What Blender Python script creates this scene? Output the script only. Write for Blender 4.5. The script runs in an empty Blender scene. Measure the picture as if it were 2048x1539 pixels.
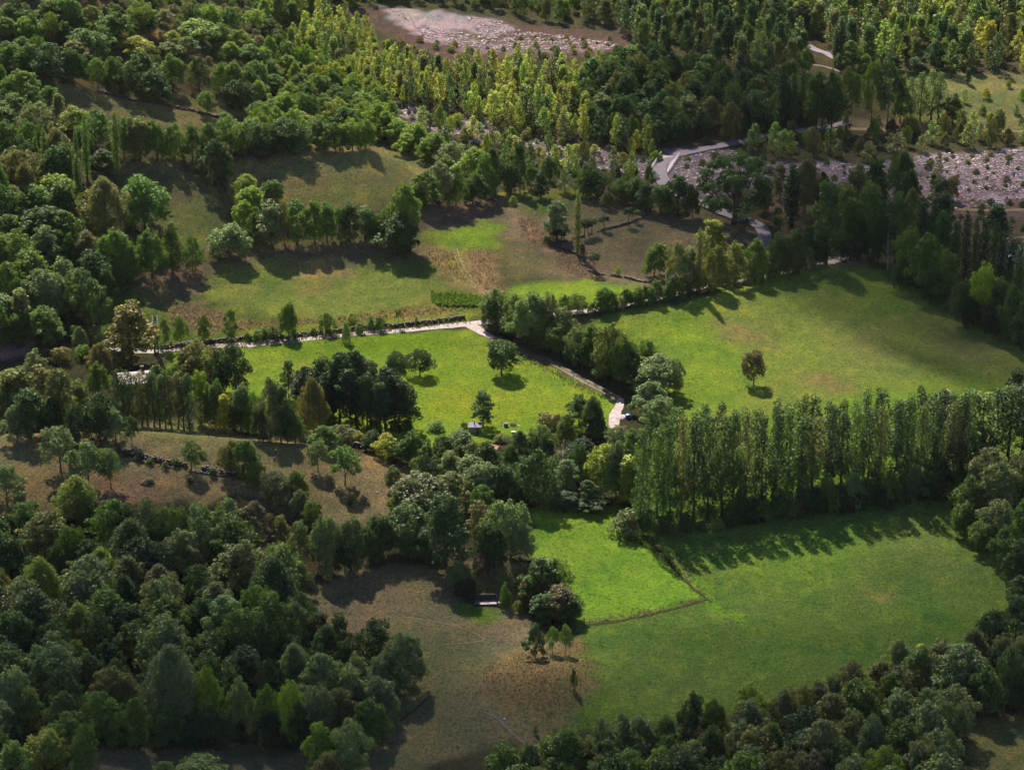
import bpy, math, random
import numpy as np
R = math.radians
SC = bpy.context.scene
COL = SC.collection
# ------------------------------------------------------------------ camera, sky, sun, exposure
CAM_H, PITCH, FPX = 225.0, 22.0, 5807.0            # metres, degrees down, focal length in photo pixels
cam_d = bpy.data.cameras.new('camera'); cam = bpy.data.objects.new('camera', cam_d); COL.objects.link(cam)
cam.location = (0, 0, CAM_H); cam.rotation_euler = (R(90 - PITCH), 0, 0)
cam_d.sensor_fit = 'HORIZONTAL'; cam_d.sensor_width = 36; cam_d.lens = 36 * FPX / 2048
cam_d.clip_start = 1; cam_d.clip_end = 9000
SC.camera = cam
SUN_EL, SUN_AZ = 45.0, -17.0                        # azimuth from +Y, negative = to the left
sdir = np.array([math.sin(R(SUN_AZ)) * math.cos(R(SUN_EL)), math.cos(R(SUN_AZ)) * math.cos(R(SUN_EL)), math.sin(R(SUN_EL))])
world = bpy.data.worlds.new('World'); SC.world = world; world.use_nodes = True
wn = world.node_tree; bg = wn.nodes['Background']
sky = wn.nodes.new('ShaderNodeTexSky'); sky.sky_type = 'NISHITA'; sky.sun_disc = False
sky.sun_elevation = R(SUN_EL); sky.sun_rotation = R(SUN_AZ); sky.altitude = 1000; sky.dust_density = 0.6
wn.links.new(sky.outputs[0], bg.inputs[0]); bg.inputs[1].default_value = 0.04
sl = bpy.data.lights.new('sun', 'SUN'); sl.energy = 5.0; sl.angle = R(0.5); sl.color = (1, 0.92, 0.76)
sun = bpy.data.objects.new('sun', sl); COL.objects.link(sun)
from mathutils import Vector, Matrix
sun.rotation_euler = Vector(sdir).to_track_quat('Z', 'Y').to_euler(); sun.location = (0, 400, 900)
SC.view_settings.view_transform = 'Standard'; SC.view_settings.look = 'None'
SC.view_settings.exposure = 2.12; SC.view_settings.gamma = 1
SC.render.engine = 'CYCLES'
cy = SC.cycles
cy.max_bounces = 5; cy.diffuse_bounces = 2; cy.glossy_bounces = 1; cy.transmission_bounces = 3
cy.transparent_max_bounces = 6; cy.volume_bounces = 0; cy.use_denoising = True
cy.caustics_reflective = False; cy.caustics_refractive = False
cy.sample_clamp_indirect = 4.0

# ------------------------------------------------------------------ small helpers
rng = np.random.default_rng(11)
def gs(x, s): return np.exp(-0.5 * (x / s) ** 2)
def sm(x, a, b):
    t = np.clip((x - a) / (b - a), 0, 1); return t * t * (3 - 2 * t)
def wav(x, y, s, seed=0):                            # smooth pseudo noise, about -1..1
    r = np.random.default_rng(seed); out = 0
    for k in range(7):
        a = r.uniform(0, 6.283); f = r.uniform(0.6, 1.7) / s
        out = out + np.sin((x * np.cos(a) + y * np.sin(a)) * f * 6.283 + r.uniform(0, 6.283) + 1.3 * np.sin((y * np.cos(a) - x * np.sin(a)) * f * 3.1 + k))
    return out / 3.6
def knoll(x, y, xc, yc, h, sl_, sr, sf, sb):
    dx = x - xc; dy = y - yc
    return h * np.exp(-0.5 * ((dx / np.where(dx < 0, sl_, sr)) ** 2 + (dy / np.where(dy < 0, sf, sb)) ** 2))
def hgt(x, y):
    x = np.asarray(x, float); y = np.asarray(y, float)
    z = 20 * sm(-x, 35, 150) * sm(y, 565, 640)                       # left valley side
    z = z + 26 * sm(-x, 40, 170) * sm(y, 690, 800)                   # higher left hillside
    z = z + knoll(x, y, -38, 677, 14.0, 50, 12, 25, 9)                # round hill above the strip meadow
    z = z + knoll(x, y, -76, 510, 8.5, 60, 38, 26, 8.5) * (1 + 0.0 * x) # brown knoll
    z = z + 7 * sm(-x, 30, 90) * sm(-y, -470, -400)                  # lower left wood stands higher
    z = z + knoll(x, y, 5, 421, 3.6, 9, 8.5, 9, 8)                   # small mound
    z = z + knoll(x, y, -3, 467, 2.6, 7, 7, 4.0, 6)                  # bank behind the basin
    z = z + 1.6 * gs(y - 604, 9) * sm(x, 0, 15) * sm(-x, -70, -40)   # terrace of the wall field
    z = z - 1.2 * gs(y - (725 + 0.10 * x), 22) * sm(x, -60, -20)     # stream bed
    z = z + 0.22 * wav(x, y, 24, 3) + 0.07 * wav(x, y, 8, 5) * (1 + sm(-x, 0, 60))
    z = z + 60 * sm(y, 1000, 2600)
    return z
def ray(px, py):
    c, s = math.cos(R(PITCH)), math.sin(R(PITCH))
    u, v = (px - 1024) / FPX, (769.5 - py) / FPX
    return np.array([u, c + v * s, -s + v * c])
def P(px, py):                                       # where the view ray of a photo point meets the terrain
    d = ray(px, py); t = np.arange(380, 1500, 1.5)
    X, Y, Z = d[0] * t, d[1] * t, CAM_H + d[2] * t
    b = np.nonzero(Z < hgt(X, Y))[0]
    i = b[0] if len(b) else len(t) - 1
    lo, hi = t[max(i - 1, 0)], t[i]
    for _ in range(12):
        m = (lo + hi) / 2
        if CAM_H + d[2] * m < hgt(d[0] * m, d[1] * m): hi = m
        else: lo = m
    return d[0] * hi, d[1] * hi, float(hgt(d[0] * hi, d[1] * hi)), hi / FPX   # x, y, z, metres per photo pixel
def proj(x, y, z):
    c, s = math.cos(R(PITCH)), math.sin(R(PITCH)); dz = z - CAM_H
    f = y * c - dz * s; u = y * s + dz * c
    return 1024 + FPX * x / f, 769.5 - FPX * u / f
def inpoly(poly, x, y):
    x = np.asarray(x); y = np.asarray(y); ins = np.zeros(x.shape, bool); n = len(poly)
    for i in range(n):
        x0, y0 = poly[i]; x1, y1 = poly[(i + 1) % n]
        if y0 == y1: continue
        ins ^= ((y0 > y) != (y1 > y)) & (x < (x1 - x0) * (y - y0) / (y1 - y0) + x0)
    return ins
def polydist(poly, x, y):
    d = np.full(x.shape, 1e9); n = len(poly)
    for i in range(n):
        ax, ay = poly[i]; bx, by = poly[(i + 1) % n]; ex, ey = bx - ax, by - ay
        t = np.clip(((x - ax) * ex + (y - ay) * ey) / (ex * ex + ey * ey + 1e-9), 0, 1)
        d = np.minimum(d, np.hypot(x - ax - t * ex, y - ay - t * ey))
    return d
def W(pts): return [P(a, b)[:2] for a, b in pts]
def tag(o, label=None, cat=None, group=None, kind=None):
    if label:
        while len(label.split()) > 16 and ' the ' in label: label = label.replace(' the ', ' ', 1)
    if label: o['label'] = label
    if cat: o['category'] = cat
    if group: o['group'] = group
    if kind: o['kind'] = kind
    return o
def mesh(name, V, F, mats=(), smooth=False, midx=None, cols=None):
    V = np.asarray(V, np.float32); me = bpy.data.meshes.new(name)
    if isinstance(F, np.ndarray):
        k = F.shape[1]; n = len(F)
        me.vertices.add(len(V)); me.vertices.foreach_set('co', V.ravel())
        me.loops.add(n * k); me.loops.foreach_set('vertex_index', F.ravel().astype(np.int32))
        me.polygons.add(n); me.polygons.foreach_set('loop_start', np.arange(0, n * k, k, dtype=np.int32))
        me.update(calc_edges=True)
    else: me.from_pydata([tuple(map(float, v)) for v in V], [], F)
    for m in mats: me.materials.append(m)
    if midx is not None: me.polygons.foreach_set('material_index', np.asarray(midx, np.int32))
    me.polygons.foreach_set('use_smooth', np.full(len(me.polygons), bool(smooth)))
    if cols:
        for cn, arr in cols.items():
            a = me.color_attributes.new(cn, 'FLOAT_COLOR', 'POINT'); a.data.foreach_set('color', np.asarray(arr, np.float32).ravel())
    me.update(); return me
def obj(name, me, parent=None, loc=None):
    o = bpy.data.objects.new(name, me); COL.objects.link(o)
    if parent: o.parent = parent
    if loc is not None: o.location = loc
    return o
class MB:                                            # gathers boxes, prisms and tubes into one mesh
    def __init__(s): s.V = []; s.F = []
    def add(s, V, F):
        k = len(s.V); s.V += [tuple(v) for v in V]; s.F += [[i + k for i in f] for f in F]; return s
    def box(s, x0, x1, y0, y1, z0, z1):
        V = [(x, y, z) for z in (z0, z1) for y in (y0, y1) for x in (x0, x1)]
        return s.add(V, [(0, 2, 3, 1), (4, 5, 7, 6), (0, 1, 5, 4), (2, 6, 7, 3), (0, 4, 6, 2), (1, 3, 7, 5)])
    def prism(s, pts, z0, z1):
        n = len(pts); V = [(x, y, z0) for x, y in pts] + [(x, y, z1) for x, y in pts]
        return s.add(V, [list(range(n))[::-1], list(range(n, 2 * n))] + [[i, (i + 1) % n, n + (i + 1) % n, n + i] for i in range(n)])
    def tube(s, pts, rad, n=6):
        V, F = tube(pts, rad, n); return s.add(V, F)
    def make(s, name, mat, parent=None, loc=None, smooth=False):
        return obj(name, mesh(name, s.V, s.F, [mat] if mat else [], smooth), parent, loc)
def tube(pts, rad, n=6):
    pts = [np.array(p, float) for p in pts]; V = []; F = []
    for i, p in enumerate(pts):
        t = pts[min(i + 1, len(pts) - 1)] - pts[max(i - 1, 0)]; t /= np.linalg.norm(t) + 1e-9
        a = np.cross(t, [0.3, 1, 0.2] if abs(t[1]) < .9 else [1, 0, 0]); a /= np.linalg.norm(a); b = np.cross(t, a)
        r = rad[i] if hasattr(rad, '__len__') else rad
        V += [p + r * (math.cos(6.2832 * k / n) * a + math.sin(6.2832 * k / n) * b) for k in range(n)]
    for i in range(len(pts) - 1):
        F += [[i * n + k, i * n + (k + 1) % n, (i + 1) * n + (k + 1) % n, (i + 1) * n + k] for k in range(n)]
    F += [list(range(n))[::-1], [(len(pts) - 1) * n + k for k in range(n)]]
    return V, F

# ------------------------------------------------------------------ materials
def newmat(name):
    m = bpy.data.materials.new(name); m.use_nodes = True; nt = m.node_tree
    for n in list(nt.nodes): nt.nodes.remove(n)
    return m, nt, nt.nodes.new('ShaderNodeOutputMaterial')
def N(nt, typ, **kw):
    n = nt.nodes.new(typ)
    for k, v in kw.items():
        if k in n.inputs.keys() if isinstance(k, str) else False: n.inputs[k].default_value = v
        else: setattr(n, k, v)
    return n
def noise(nt, scale, detail=3, rough=0.6, vec=None):
    n = nt.nodes.new('ShaderNodeTexNoise'); n.inputs['Scale'].default_value = scale; n.inputs['Detail'].default_value = detail; n.inputs['Roughness'].default_value = rough
    if vec is not None: nt.links.new(vec, n.inputs['Vector'])
    return n.outputs['Fac']
def mrange(nt, v, a, b, c, d):
    n = nt.nodes.new('ShaderNodeMapRange'); nt.links.new(v, n.inputs[0])
    for i, q in enumerate((a, b, c, d)): n.inputs[i + 1].default_value = q
    return n.outputs[0]
def mix(nt, f, a, b, mode='MIX'):
    n = nt.nodes.new('ShaderNodeMix'); n.data_type = 'RGBA'; n.blend_type = mode
    for s, v in ((0, f), (6, a), (7, b)):
        if isinstance(v, (int, float)): n.inputs[s].default_value = v
        elif isinstance(v, tuple): n.inputs[s].default_value = (*v, 1) if len(v) == 3 else v
        else: nt.links.new(v, n.inputs[s])
    return n.outputs[2]
def gray(nt, v):
    n = nt.nodes.new('ShaderNodeCombineColor')
    for i in range(3): nt.links.new(v, n.inputs[i])
    return n.outputs[0]
def simple(name, col, rough=0.9, var=0.25, sc=3.0, metal=0.0, bump=0.0):
    m, nt, out = newmat(name); b = nt.nodes.new('ShaderNodeBsdfPrincipled'); b.inputs['Roughness'].default_value = rough; b.inputs['Metallic'].default_value = metal
    b.inputs['Specular IOR Level'].default_value = 0.0 if rough > .7 else .3
    tc = nt.nodes.new('ShaderNodeTexCoord').outputs['Object']; f = noise(nt, sc, 4, .6, tc)
    c = mix(nt, 1.0, col, gray(nt, mrange(nt, f, .25, .75, 1 - var, 1 + var)), 'MULTIPLY'); nt.links.new(c, b.inputs['Base Color'])
    if bump:
        bp = nt.nodes.new('ShaderNodeBump'); bp.inputs['Strength'].default_value = bump; bp.inputs['Distance'].default_value = 0.1
        nt.links.new(f, bp.inputs['Height']); nt.links.new(bp.outputs[0], b.inputs['Normal'])
    nt.links.new(b.outputs[0], out.inputs[0]); return m
def leaf_mat(name, gloss=0.10, trans=0.36, grain=1.2):
    m, nt, out = newmat(name); L = nt.links
    oi = nt.nodes.new('ShaderNodeObjectInfo'); at = nt.nodes.new('ShaderNodeAttribute'); at.attribute_name = 'tint'
    c = mix(nt, 1.0, oi.outputs['Color'], at.outputs['Color'], 'MULTIPLY')
    rnd = mrange(nt, oi.outputs['Random'], 0, 1, .82, 1.18)
    c = mix(nt, 1.0, c, gray(nt, rnd), 'MULTIPLY')
    df = nt.nodes.new('ShaderNodeBsdfDiffuse'); L.new(c, df.inputs[0])
    tr = nt.nodes.new('ShaderNodeBsdfTranslucent'); L.new(mix(nt, 1.0, c, (1.5, 1.65, 0.7), 'MULTIPLY'), tr.inputs[0])
    gl = nt.nodes.new('ShaderNodeBsdfGlossy'); gl.inputs['Roughness'].default_value = 0.65; gl.inputs[0].default_value = (0.55, 0.62, 0.6, 1)
    m1 = nt.nodes.new('ShaderNodeMixShader'); m1.inputs[0].default_value = trans; L.new(df.outputs[0], m1.inputs[1]); L.new(tr.outputs[0], m1.inputs[2])
    m2 = nt.nodes.new('ShaderNodeMixShader'); m2.inputs[0].default_value = gloss; L.new(m1.outputs[0], m2.inputs[1]); L.new(gl.outputs[0], m2.inputs[2])
    L.new(m2.outputs[0], out.inputs[0]); return m
LEAF = leaf_mat('leaf', .035, .27); NEEDLE = leaf_mat('needle', 0.03, 0.15)
BARK = simple('bark', (0.09, 0.07, 0.055), .95, .3, 4); PALEBARK = simple('pale_bark', (0.28, 0.24, 0.21), .95, .25, 4)
# ------------------------------------------------------------------ clouds overhead: real bodies of vapour that shade parts of the valley
def cloud(name, pts, thick, label, alt=620.0, dens=.012, seed=1, soft=60):
    w = np.array([P(a, b)[:2] for a, b in pts]); w = w + np.array([sdir[0], sdir[1]]) / sdir[2] * alt; poly = [tuple(p) for p in w]
    x = np.arange(w[:, 0].min() - 60, w[:, 0].max() + 60, 9.0); y = np.arange(w[:, 1].min() - 60, w[:, 1].max() + 60, 9.0); X, Y = np.meshgrid(x, y)
    d = polydist(poly, X, Y); d = np.where(inpoly(poly, X, Y), d, -d) + 16 * wav(X, Y, 90, seed) + 6 * wav(X, Y, 34, seed + 1)
    T = thick * sm(d, -8, soft) * (1 + .35 * wav(X, Y, 45, seed + 2) + .15 * wav(X, Y, 18, seed + 3)); T = np.maximum(T, 0)
    T[0] = T[-1] = 0; T[:, 0] = T[:, -1] = 0
    top = np.stack([X, Y, alt + T * .8], -1); bot = np.stack([X, Y, alt - T * .2 - .02], -1); n, m = X.shape; idx = np.arange(n * m).reshape(n, m)
    q = np.stack([idx[:-1, :-1], idx[:-1, 1:], idx[1:, 1:], idx[1:, :-1]], -1).reshape(-1, 4)
    Tq = np.maximum.reduce([T[:-1, :-1], T[:-1, 1:], T[1:, 1:], T[1:, :-1]]).reshape(-1) > 0; q = q[Tq]
    ed = {}
    for f in q:
        for i in range(4):
            e = (f[i], f[(i + 1) % 4]); ed[e] = 1
    side = [(a, b, b + n * m, a + n * m)[::-1] for (a, b) in ed if (b, a) not in ed]
    F = np.vstack([q, q[:, ::-1] + n * m] + ([np.array(side)] if side else [])); V = np.vstack([top.reshape(-1, 3), bot.reshape(-1, 3)])
    used = np.unique(F); mp = -np.ones(len(V), int); mp[used] = np.arange(len(used)); V = V[used]; F = mp[F]
    mt, nt, out = newmat(name + '_vapour'); pv = nt.nodes.new('ShaderNodeVolumePrincipled'); pv.inputs['Density'].default_value = dens; pv.inputs['Color'].default_value = (.95, .96, 1, 1); pv.inputs['Anisotropy'].default_value = .5
    nt.links.new(pv.outputs[0], out.inputs['Volume'])
    return tag(obj('cloud', mesh('cloud', V, F, [mt], True)), kind='structure')
cloud('cloud', [(1000,372),(1130,290),(1210,135),(1400,60),(1620,70),(1800,170),(1900,300),(2300,230),(2400,760),(2060,830),(1860,780),(1700,690),(1560,610),(1480,560),(1330,500),(1120,470)], 105, '', seed=4)
cloud('cloud', [(-300,1000),(200,1020),(620,1060),(800,1060),(880,1130),(1060,1240),(1300,1230),(1450,1170),(1800,1070),(2100,970),(2500,930),(2500,2300),(-300,2300)], 125, '', seed=9, soft=72)
cloud('cloud', [(-300,690),(60,720),(330,800),(560,880),(760,930),(720,1010),(400,1040),(-300,1040)], 45, '', alt=760.0, seed=14, soft=50)
# ------------------------------------------------------------------ terrain, one sheet to the horizon
def axis(lo, hi, step, far):
    a = list(np.arange(lo, hi + .01, step)); s = step; v = a[-1]; w = a[0]; up = []; dn = []
    while v < far[1]: s *= 1.25; v += s; up.append(v)
    s = step
    while w > far[0]: s *= 1.25; w -= s; dn.append(w)
    return np.array(dn[::-1] + a + up)
gx = axis(-170, 170, 1.0, (-3000, 3000)); gy = axis(380, 910, 1.15, (-600, 5000))
GX, GY = np.meshgrid(gx, gy); GZ = hgt(GX, GY)
BROWN = (0.115, 0.088, 0.052); OLIVE = (0.085, 0.085, 0.030); MID = (0.100, 0.135, 0.030); VIVID = (0.130, 0.190, 0.022)
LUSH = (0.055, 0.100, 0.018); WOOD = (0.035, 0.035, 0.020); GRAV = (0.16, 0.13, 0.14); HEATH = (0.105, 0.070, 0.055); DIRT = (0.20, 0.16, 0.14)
ORANGE = (0.22, 0.13, 0.07); YEL = (0.17, 0.155, 0.03)
PAINT = [  # outline in photo pixels, colour, soft edge in metres, strength
 ([(-60,-40),(2110,-40),(2110,560),(1000,600),(-60,560)], (0.06,0.055,0.03), 3, 1),
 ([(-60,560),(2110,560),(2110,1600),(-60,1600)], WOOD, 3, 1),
 # far left hillside clearings
 ([(60,-10),(600,-10),(640,100),(560,170),(300,130),(60,90)], OLIVE, 6, .7),
 ([(160,15),(200,3),(200,20),(165,28)], ORANGE, 2, 1), ([(285,40),(340,48),(345,75),(400,85),(410,120),(370,112),(300,75)], ORANGE, 3, 1),
 ([(160,0),(196,2),(198,22),(155,36)], ORANGE, 2, 1), ([(360,50),(385,70),(400,100),(375,95)], ORANGE, 2, 1),
 ([(90,160),(200,182),(330,205),(450,235),(520,260),(330,262),(240,240),(150,215)], (0.12,0.11,0.045), 3, 1),
 ([(340,195),(510,190),(520,240),(400,222)], (0.12,0.115,0.04), 3, 1),
 ([(180,325),(320,322),(400,350),(470,400),(450,500),(410,520),(300,460),(280,380)], (0.10,0.092,0.045), 3, 1),
 ([(310,430),(420,400),(450,470),(420,520),(330,480)], (0.105,0.120,0.035), 5, .8),
 ([(450,335),(560,310),(740,283),(880,325),(860,380),(820,420),(640,430),(470,400)], (0.135,0.125,0.05), 2, 1),
 ([(560,395),(760,370),(800,400),(700,420)], (0.11,0.14,0.03), 5, .6),
 # strip meadow above the track
 ([(180,600),(420,540),(440,480),(860,480),(960,560),(985,640),(700,668),(330,705),(200,700)], (0.070,0.095,0.022), 3, 1),
 ([(430,490),(850,485),(860,520),(700,535),(430,540)], HEATH, 4, .8),
 ([(410,545),(560,520),(760,530),(900,580),(960,610),(900,640),(640,648),(420,600)], (0.125,0.150,0.035), 4, .9),
 ([(600,530),(660,520),(700,545),(640,562),(600,560)], ORANGE, 3, .75), ([(600,570),(650,572),(650,590),(600,590)], ORANGE, 3, .5),
 ([(340,602),(440,622),(480,650),(400,665),(340,650)], (0.15,0.105,0.06), 3, .9),
 ([(260,540),(420,530),(400,590),(300,610)], HEATH, 4, .7),
 ([(850,490),(900,480),(985,500),(990,560),(1020,585),(960,590),(890,560)], (0.20,0.135,0.07), 3, .9),
 ([(830,395),(1010,390),(1000,440),(850,470)], HEATH, 3, .9),
 ([(850,470),(980,440),(1020,470),(1020,500),(900,500)], VIVID, 4, .9),
 ([(885,500),(925,500),(935,545),(965,560),(930,570),(900,545)], YEL, 2, .8),
 ([(850,590),(955,600),(965,622),(850,620)], (0.12,0.13,0.03), 3, 1),
 ([(430,648),(700,636),(840,615),(950,620),(850,632),(600,655),(430,665)], (0.16,0.125,0.04), 2, .8),
 ([(480,655),(700,648),(945,628),(945,642),(700,660),(480,676)], (0.14,0.17,0.025), 1, .9),
 # middle fields
 ([(1000,395),(1380,405),(1520,470),(1480,520),(1280,575),(1130,560),(1020,540)], (0.115,0.095,0.055), 3, 1),
 ([(1040,395),(1150,405),(1140,440),(1060,430)], LUSH, 3, .8),
 ([(1010,430),(1100,440),(1110,500),(1030,510)], (0.19,0.13,0.085), 4, .7),
 ([(990,470),(1080,480),(1120,550),(1010,560)], OLIVE, 4, .7),
 ([(1120,480),(1200,510),(1200,560),(1130,540)], HEATH, 3, .8),
 ([(1010,575),(1180,560),(1290,580),(1230,610),(1100,618),(1000,600)], VIVID, 4, 1),
 ([(1250,500),(1500,470),(1480,520),(1300,570)], (0.095,0.078,0.05), 4, .8),
 # bright meadow left of the track fork
 ([(330,706),(480,693),(700,672),(940,655),(1100,735),(1225,795),(1228,860),(1000,870),(880,905),(640,870),(470,800),(340,740)], VIVID, 1.5, 1),
 ([(500,690),(900,665),(950,690),(600,720)], (0.075,0.14,0.012), 4, .7),
 ([(860,760),(1000,780),(1180,800),(1000,850),(860,840)], (0.175,0.205,0.02), 6, .6),
 # large right meadow
 ([(1180,650),(1400,598),(1560,540),(1730,525),(1850,590),(2110,740),(2110,900),(1260,1000),(1300,860),(1350,720)], (0.118,0.154,0.030), 2, 1),
 ([(1190,650),(1400,610),(1480,700),(1520,800),(1350,860),(1340,720)], VIVID, 10, .8),
 ([(1500,840),(1700,800),(2048,760),(2048,900),(1300,1060),(1240,900)], (0.080,0.155,0.012), 8, .7),
 ([(1440,640),(1530,655),(1545,690),(1500,690),(1440,670)], (0.16,0.115,0.06), 5, .7),
 ([(1600,745),(1700,760),(1720,790),(1620,775)], (0.15,0.11,0.05), 4, .75),
 ([(1650,640),(1780,640),(1800,740),(1700,740)], (0.11,0.095,0.045), 10, .6),
 ([(1850,600),(2060,715),(2060,760),(1850,720)], (0.09,0.085,0.04), 10, .6),
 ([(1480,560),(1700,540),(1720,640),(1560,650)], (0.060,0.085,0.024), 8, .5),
 # brown knoll and lower left clearings
 ([(-60,870),(120,880),(260,845),(420,845),(560,880),(640,900),(830,935),(800,1060),(640,1045),(500,1000),(250,1010),(-60,1030)], (0.140,0.118,0.060), 2, 1),
 ([(290,845),(430,850),(600,905),(560,930),(400,890),(280,880)], (0.120,0.120,0.045), 3, .8),
 ([(0,940),(120,960),(380,950),(480,980),(300,1000),(0,1010)], (0.15,0.098,0.055), 5, .7),
 ([(700,905),(820,930),(800,960),(710,930)], (0.17,0.12,0.055), 3, .7),
 ([(590,890),(760,960),(740,1030),(640,1020)], (0.085,0.085,0.035), 4, .6),
 # bottom centre field
 ([(560,1190),(720,1130),(900,1128),(1050,1130),(1040,1230),(1130,1290),(1180,1400),(1130,1450),(1000,1500),(720,1560),(700,1400),(640,1260)], (0.110,0.098,0.052), 2, 1),
 ([(700,1150),(860,1160),(900,1230),(760,1230)], (0.135,0.112,0.058), 6, .7),
 ([(780,1250),(900,1280),(960,1330),(900,1400),(820,1380)], (0.085,0.092,0.042), 6, .7),
 ([(920,1205),(1010,1210),(1015,1232),(960,1240),(915,1225)], (0.065,0.12,0.016), 1.5, .9),
 ([(935,1140),(1010,1150),(1040,1165),(1010,1190),(925,1180)], (0.125,0.12,0.03), 1.5, 1),
 ([(970,1330),(1060,1300),(1170,1280),(1195,1340),(1180,1400),(1100,1440),(1010,1410),(965,1370)], (0.115,0.085,0.042), 1.5, 1),
 ([(960,1240),(1040,1240),(1060,1300),(980,1320)], (0.11,0.085,0.055), 3, .8),
 ([(150,1495),(640,1495),(640,1560),(100,1560)], (0.10,0.085,0.05), 3, 1), ([(90,1370),(170,1380),(180,1400),(110,1405)], OLIVE, 2, 1),
 ([(1930,1440),(2110,1420),(2110,1600),(1940,1600)], (0.095,0.095,0.035), 3, 1),
 # lower meadows
 ([(1060,1010),(1250,1025),(1310,1085),(1420,1198),(1160,1252),(1110,1180),(1060,1100)], (0.098, 0.168, 0.020), 1.2, 1),
 ([(1150,1256),(1430,1196),(1305,1080),(1420,1060),(1960,985),(2110,1140),(2110,1230),(1750,1360),(1500,1420),(1120,1470),(1190,1390),(1190,1330)], (0.062,0.103,0.022), 1.5, 1),
 ([(1360,1150),(1380,1150),(1480,1240),(1460,1240)], (0.095,0.19,0.010), 2, .9),
 ([(1450,1120),(1700,1090),(1640,1160),(1480,1180)], (0.09,0.145,0.02), 8, .6),
 ([(1730,1178),(1780,1180),(1790,1200),(1740,1195)], (0.17,0.12,0.05), 3, .6),
 ([(1800,1080),(1960,1060),(2010,1140),(1850,1180)], (0.085,0.125,0.03), 8, .6),
 ([(1200,1330),(1500,1330),(1450,1400),(1150,1440)], (0.060,0.095,0.022), 8, .6),
 # stream gravel and its heath
 ([(690,22),(770,12),(1000,35),(1050,50),(1260,60),(1270,115),(900,118),(830,100)], HEATH, 3, 1),
 ([(765,14),(860,22),(1000,40),(1030,58),(990,72),(900,60),(960,85),(880,90),(840,70),(790,45)], (0.30,0.24,0.24), 2, 1),
 ([(900,85),(1100,88),(1200,85),(1240,100),(1100,105),(930,108)], (0.22,0.165,0.16), 3, .8),
 ([(885,60),(940,62),(980,80),(900,82)], (0.09,0.085,0.03), 2, .8), ([(1060,75),(1150,75),(1130,88),(1060,88)], (0.09,0.085,0.03), 2, .7),
 ([(755,203),(800,205),(900,228),(1010,262),(1020,290),(960,282),(870,262),(790,230)], (0.19,0.15,0.16), 2, 1),
 ([(1050,285),(1160,292),(1320,322),(1320,372),(1230,345),(1120,325),(1050,300)], (0.175,0.14,0.15), 2, 1),
 ([(1330,295),(1440,298),(1520,320),(1560,350),(1420,400),(1330,375)], (0.175,0.14,0.15), 2, 1),
 ([(1540,325),(1660,325),(1740,332),(1860,308),(2110,292),(2110,440),(1900,430),(1700,395),(1560,370)], (0.19,0.15,0.16), 3, 1),
 ([(1700,345),(1800,338),(1900,352),(1830,366),(1720,362)], (0.09,0.075,0.055), 2, .8), ([(1900,372),(2000,362),(2080,370),(2000,386)], (0.08,0.07,0.05), 2, .8), ([(1380,330),(1440,325),(1470,345),(1400,350)], (0.09,0.075,0.06), 2, .8),
 ([(1860,395),(2110,400),(2110,540),(1960,530),(1880,450)], HEATH, 3, .9),
 ([(1520,390),(1640,395),(1640,440),(1530,440)], (0.15,0.10,0.065), 3, .9),
 ([(1660,240),(1900,235),(1880,262),(1660,262)], (0.15,0.115,0.07), 3, .8),
 ([(1790,140),(2110,150),(2110,260),(1900,265),(1790,230)], (0.115,0.12,0.045), 3, 1),
 ([(1880,165),(2110,165),(2110,190),(1900,185)], (0.17,0.15,0.06), 3, .8),
 ([(960,385),(1160,370),(1170,395),(1020,395)], (0.12,0.13,0.03), 2, .9),
 ([(-20,600),(40,640),(60,700),(20,720),(-40,700)], (0.17,0.11,0.10), 2, .9),
 ([(1640,515),(1730,500),(1720,528),(1650,530)], (0.16,0.12,0.11), 2, .7), ([(2000,490),(2110,470),(2110,520),(2010,525)], (0.19,0.16,0.17), 2, 1),
]
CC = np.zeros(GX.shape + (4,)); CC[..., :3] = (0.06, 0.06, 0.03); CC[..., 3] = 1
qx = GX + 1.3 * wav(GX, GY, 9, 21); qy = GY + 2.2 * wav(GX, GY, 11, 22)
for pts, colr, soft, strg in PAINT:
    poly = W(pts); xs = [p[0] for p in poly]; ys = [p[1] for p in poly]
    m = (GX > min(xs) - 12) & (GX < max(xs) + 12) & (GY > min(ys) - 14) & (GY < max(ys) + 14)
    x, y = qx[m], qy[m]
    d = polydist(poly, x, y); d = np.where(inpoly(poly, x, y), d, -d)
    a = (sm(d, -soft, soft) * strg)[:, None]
    c = CC[m]; c[:, :3] = c[:, :3] * (1 - a) + np.array(colr) * a; CC[m] = c
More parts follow.
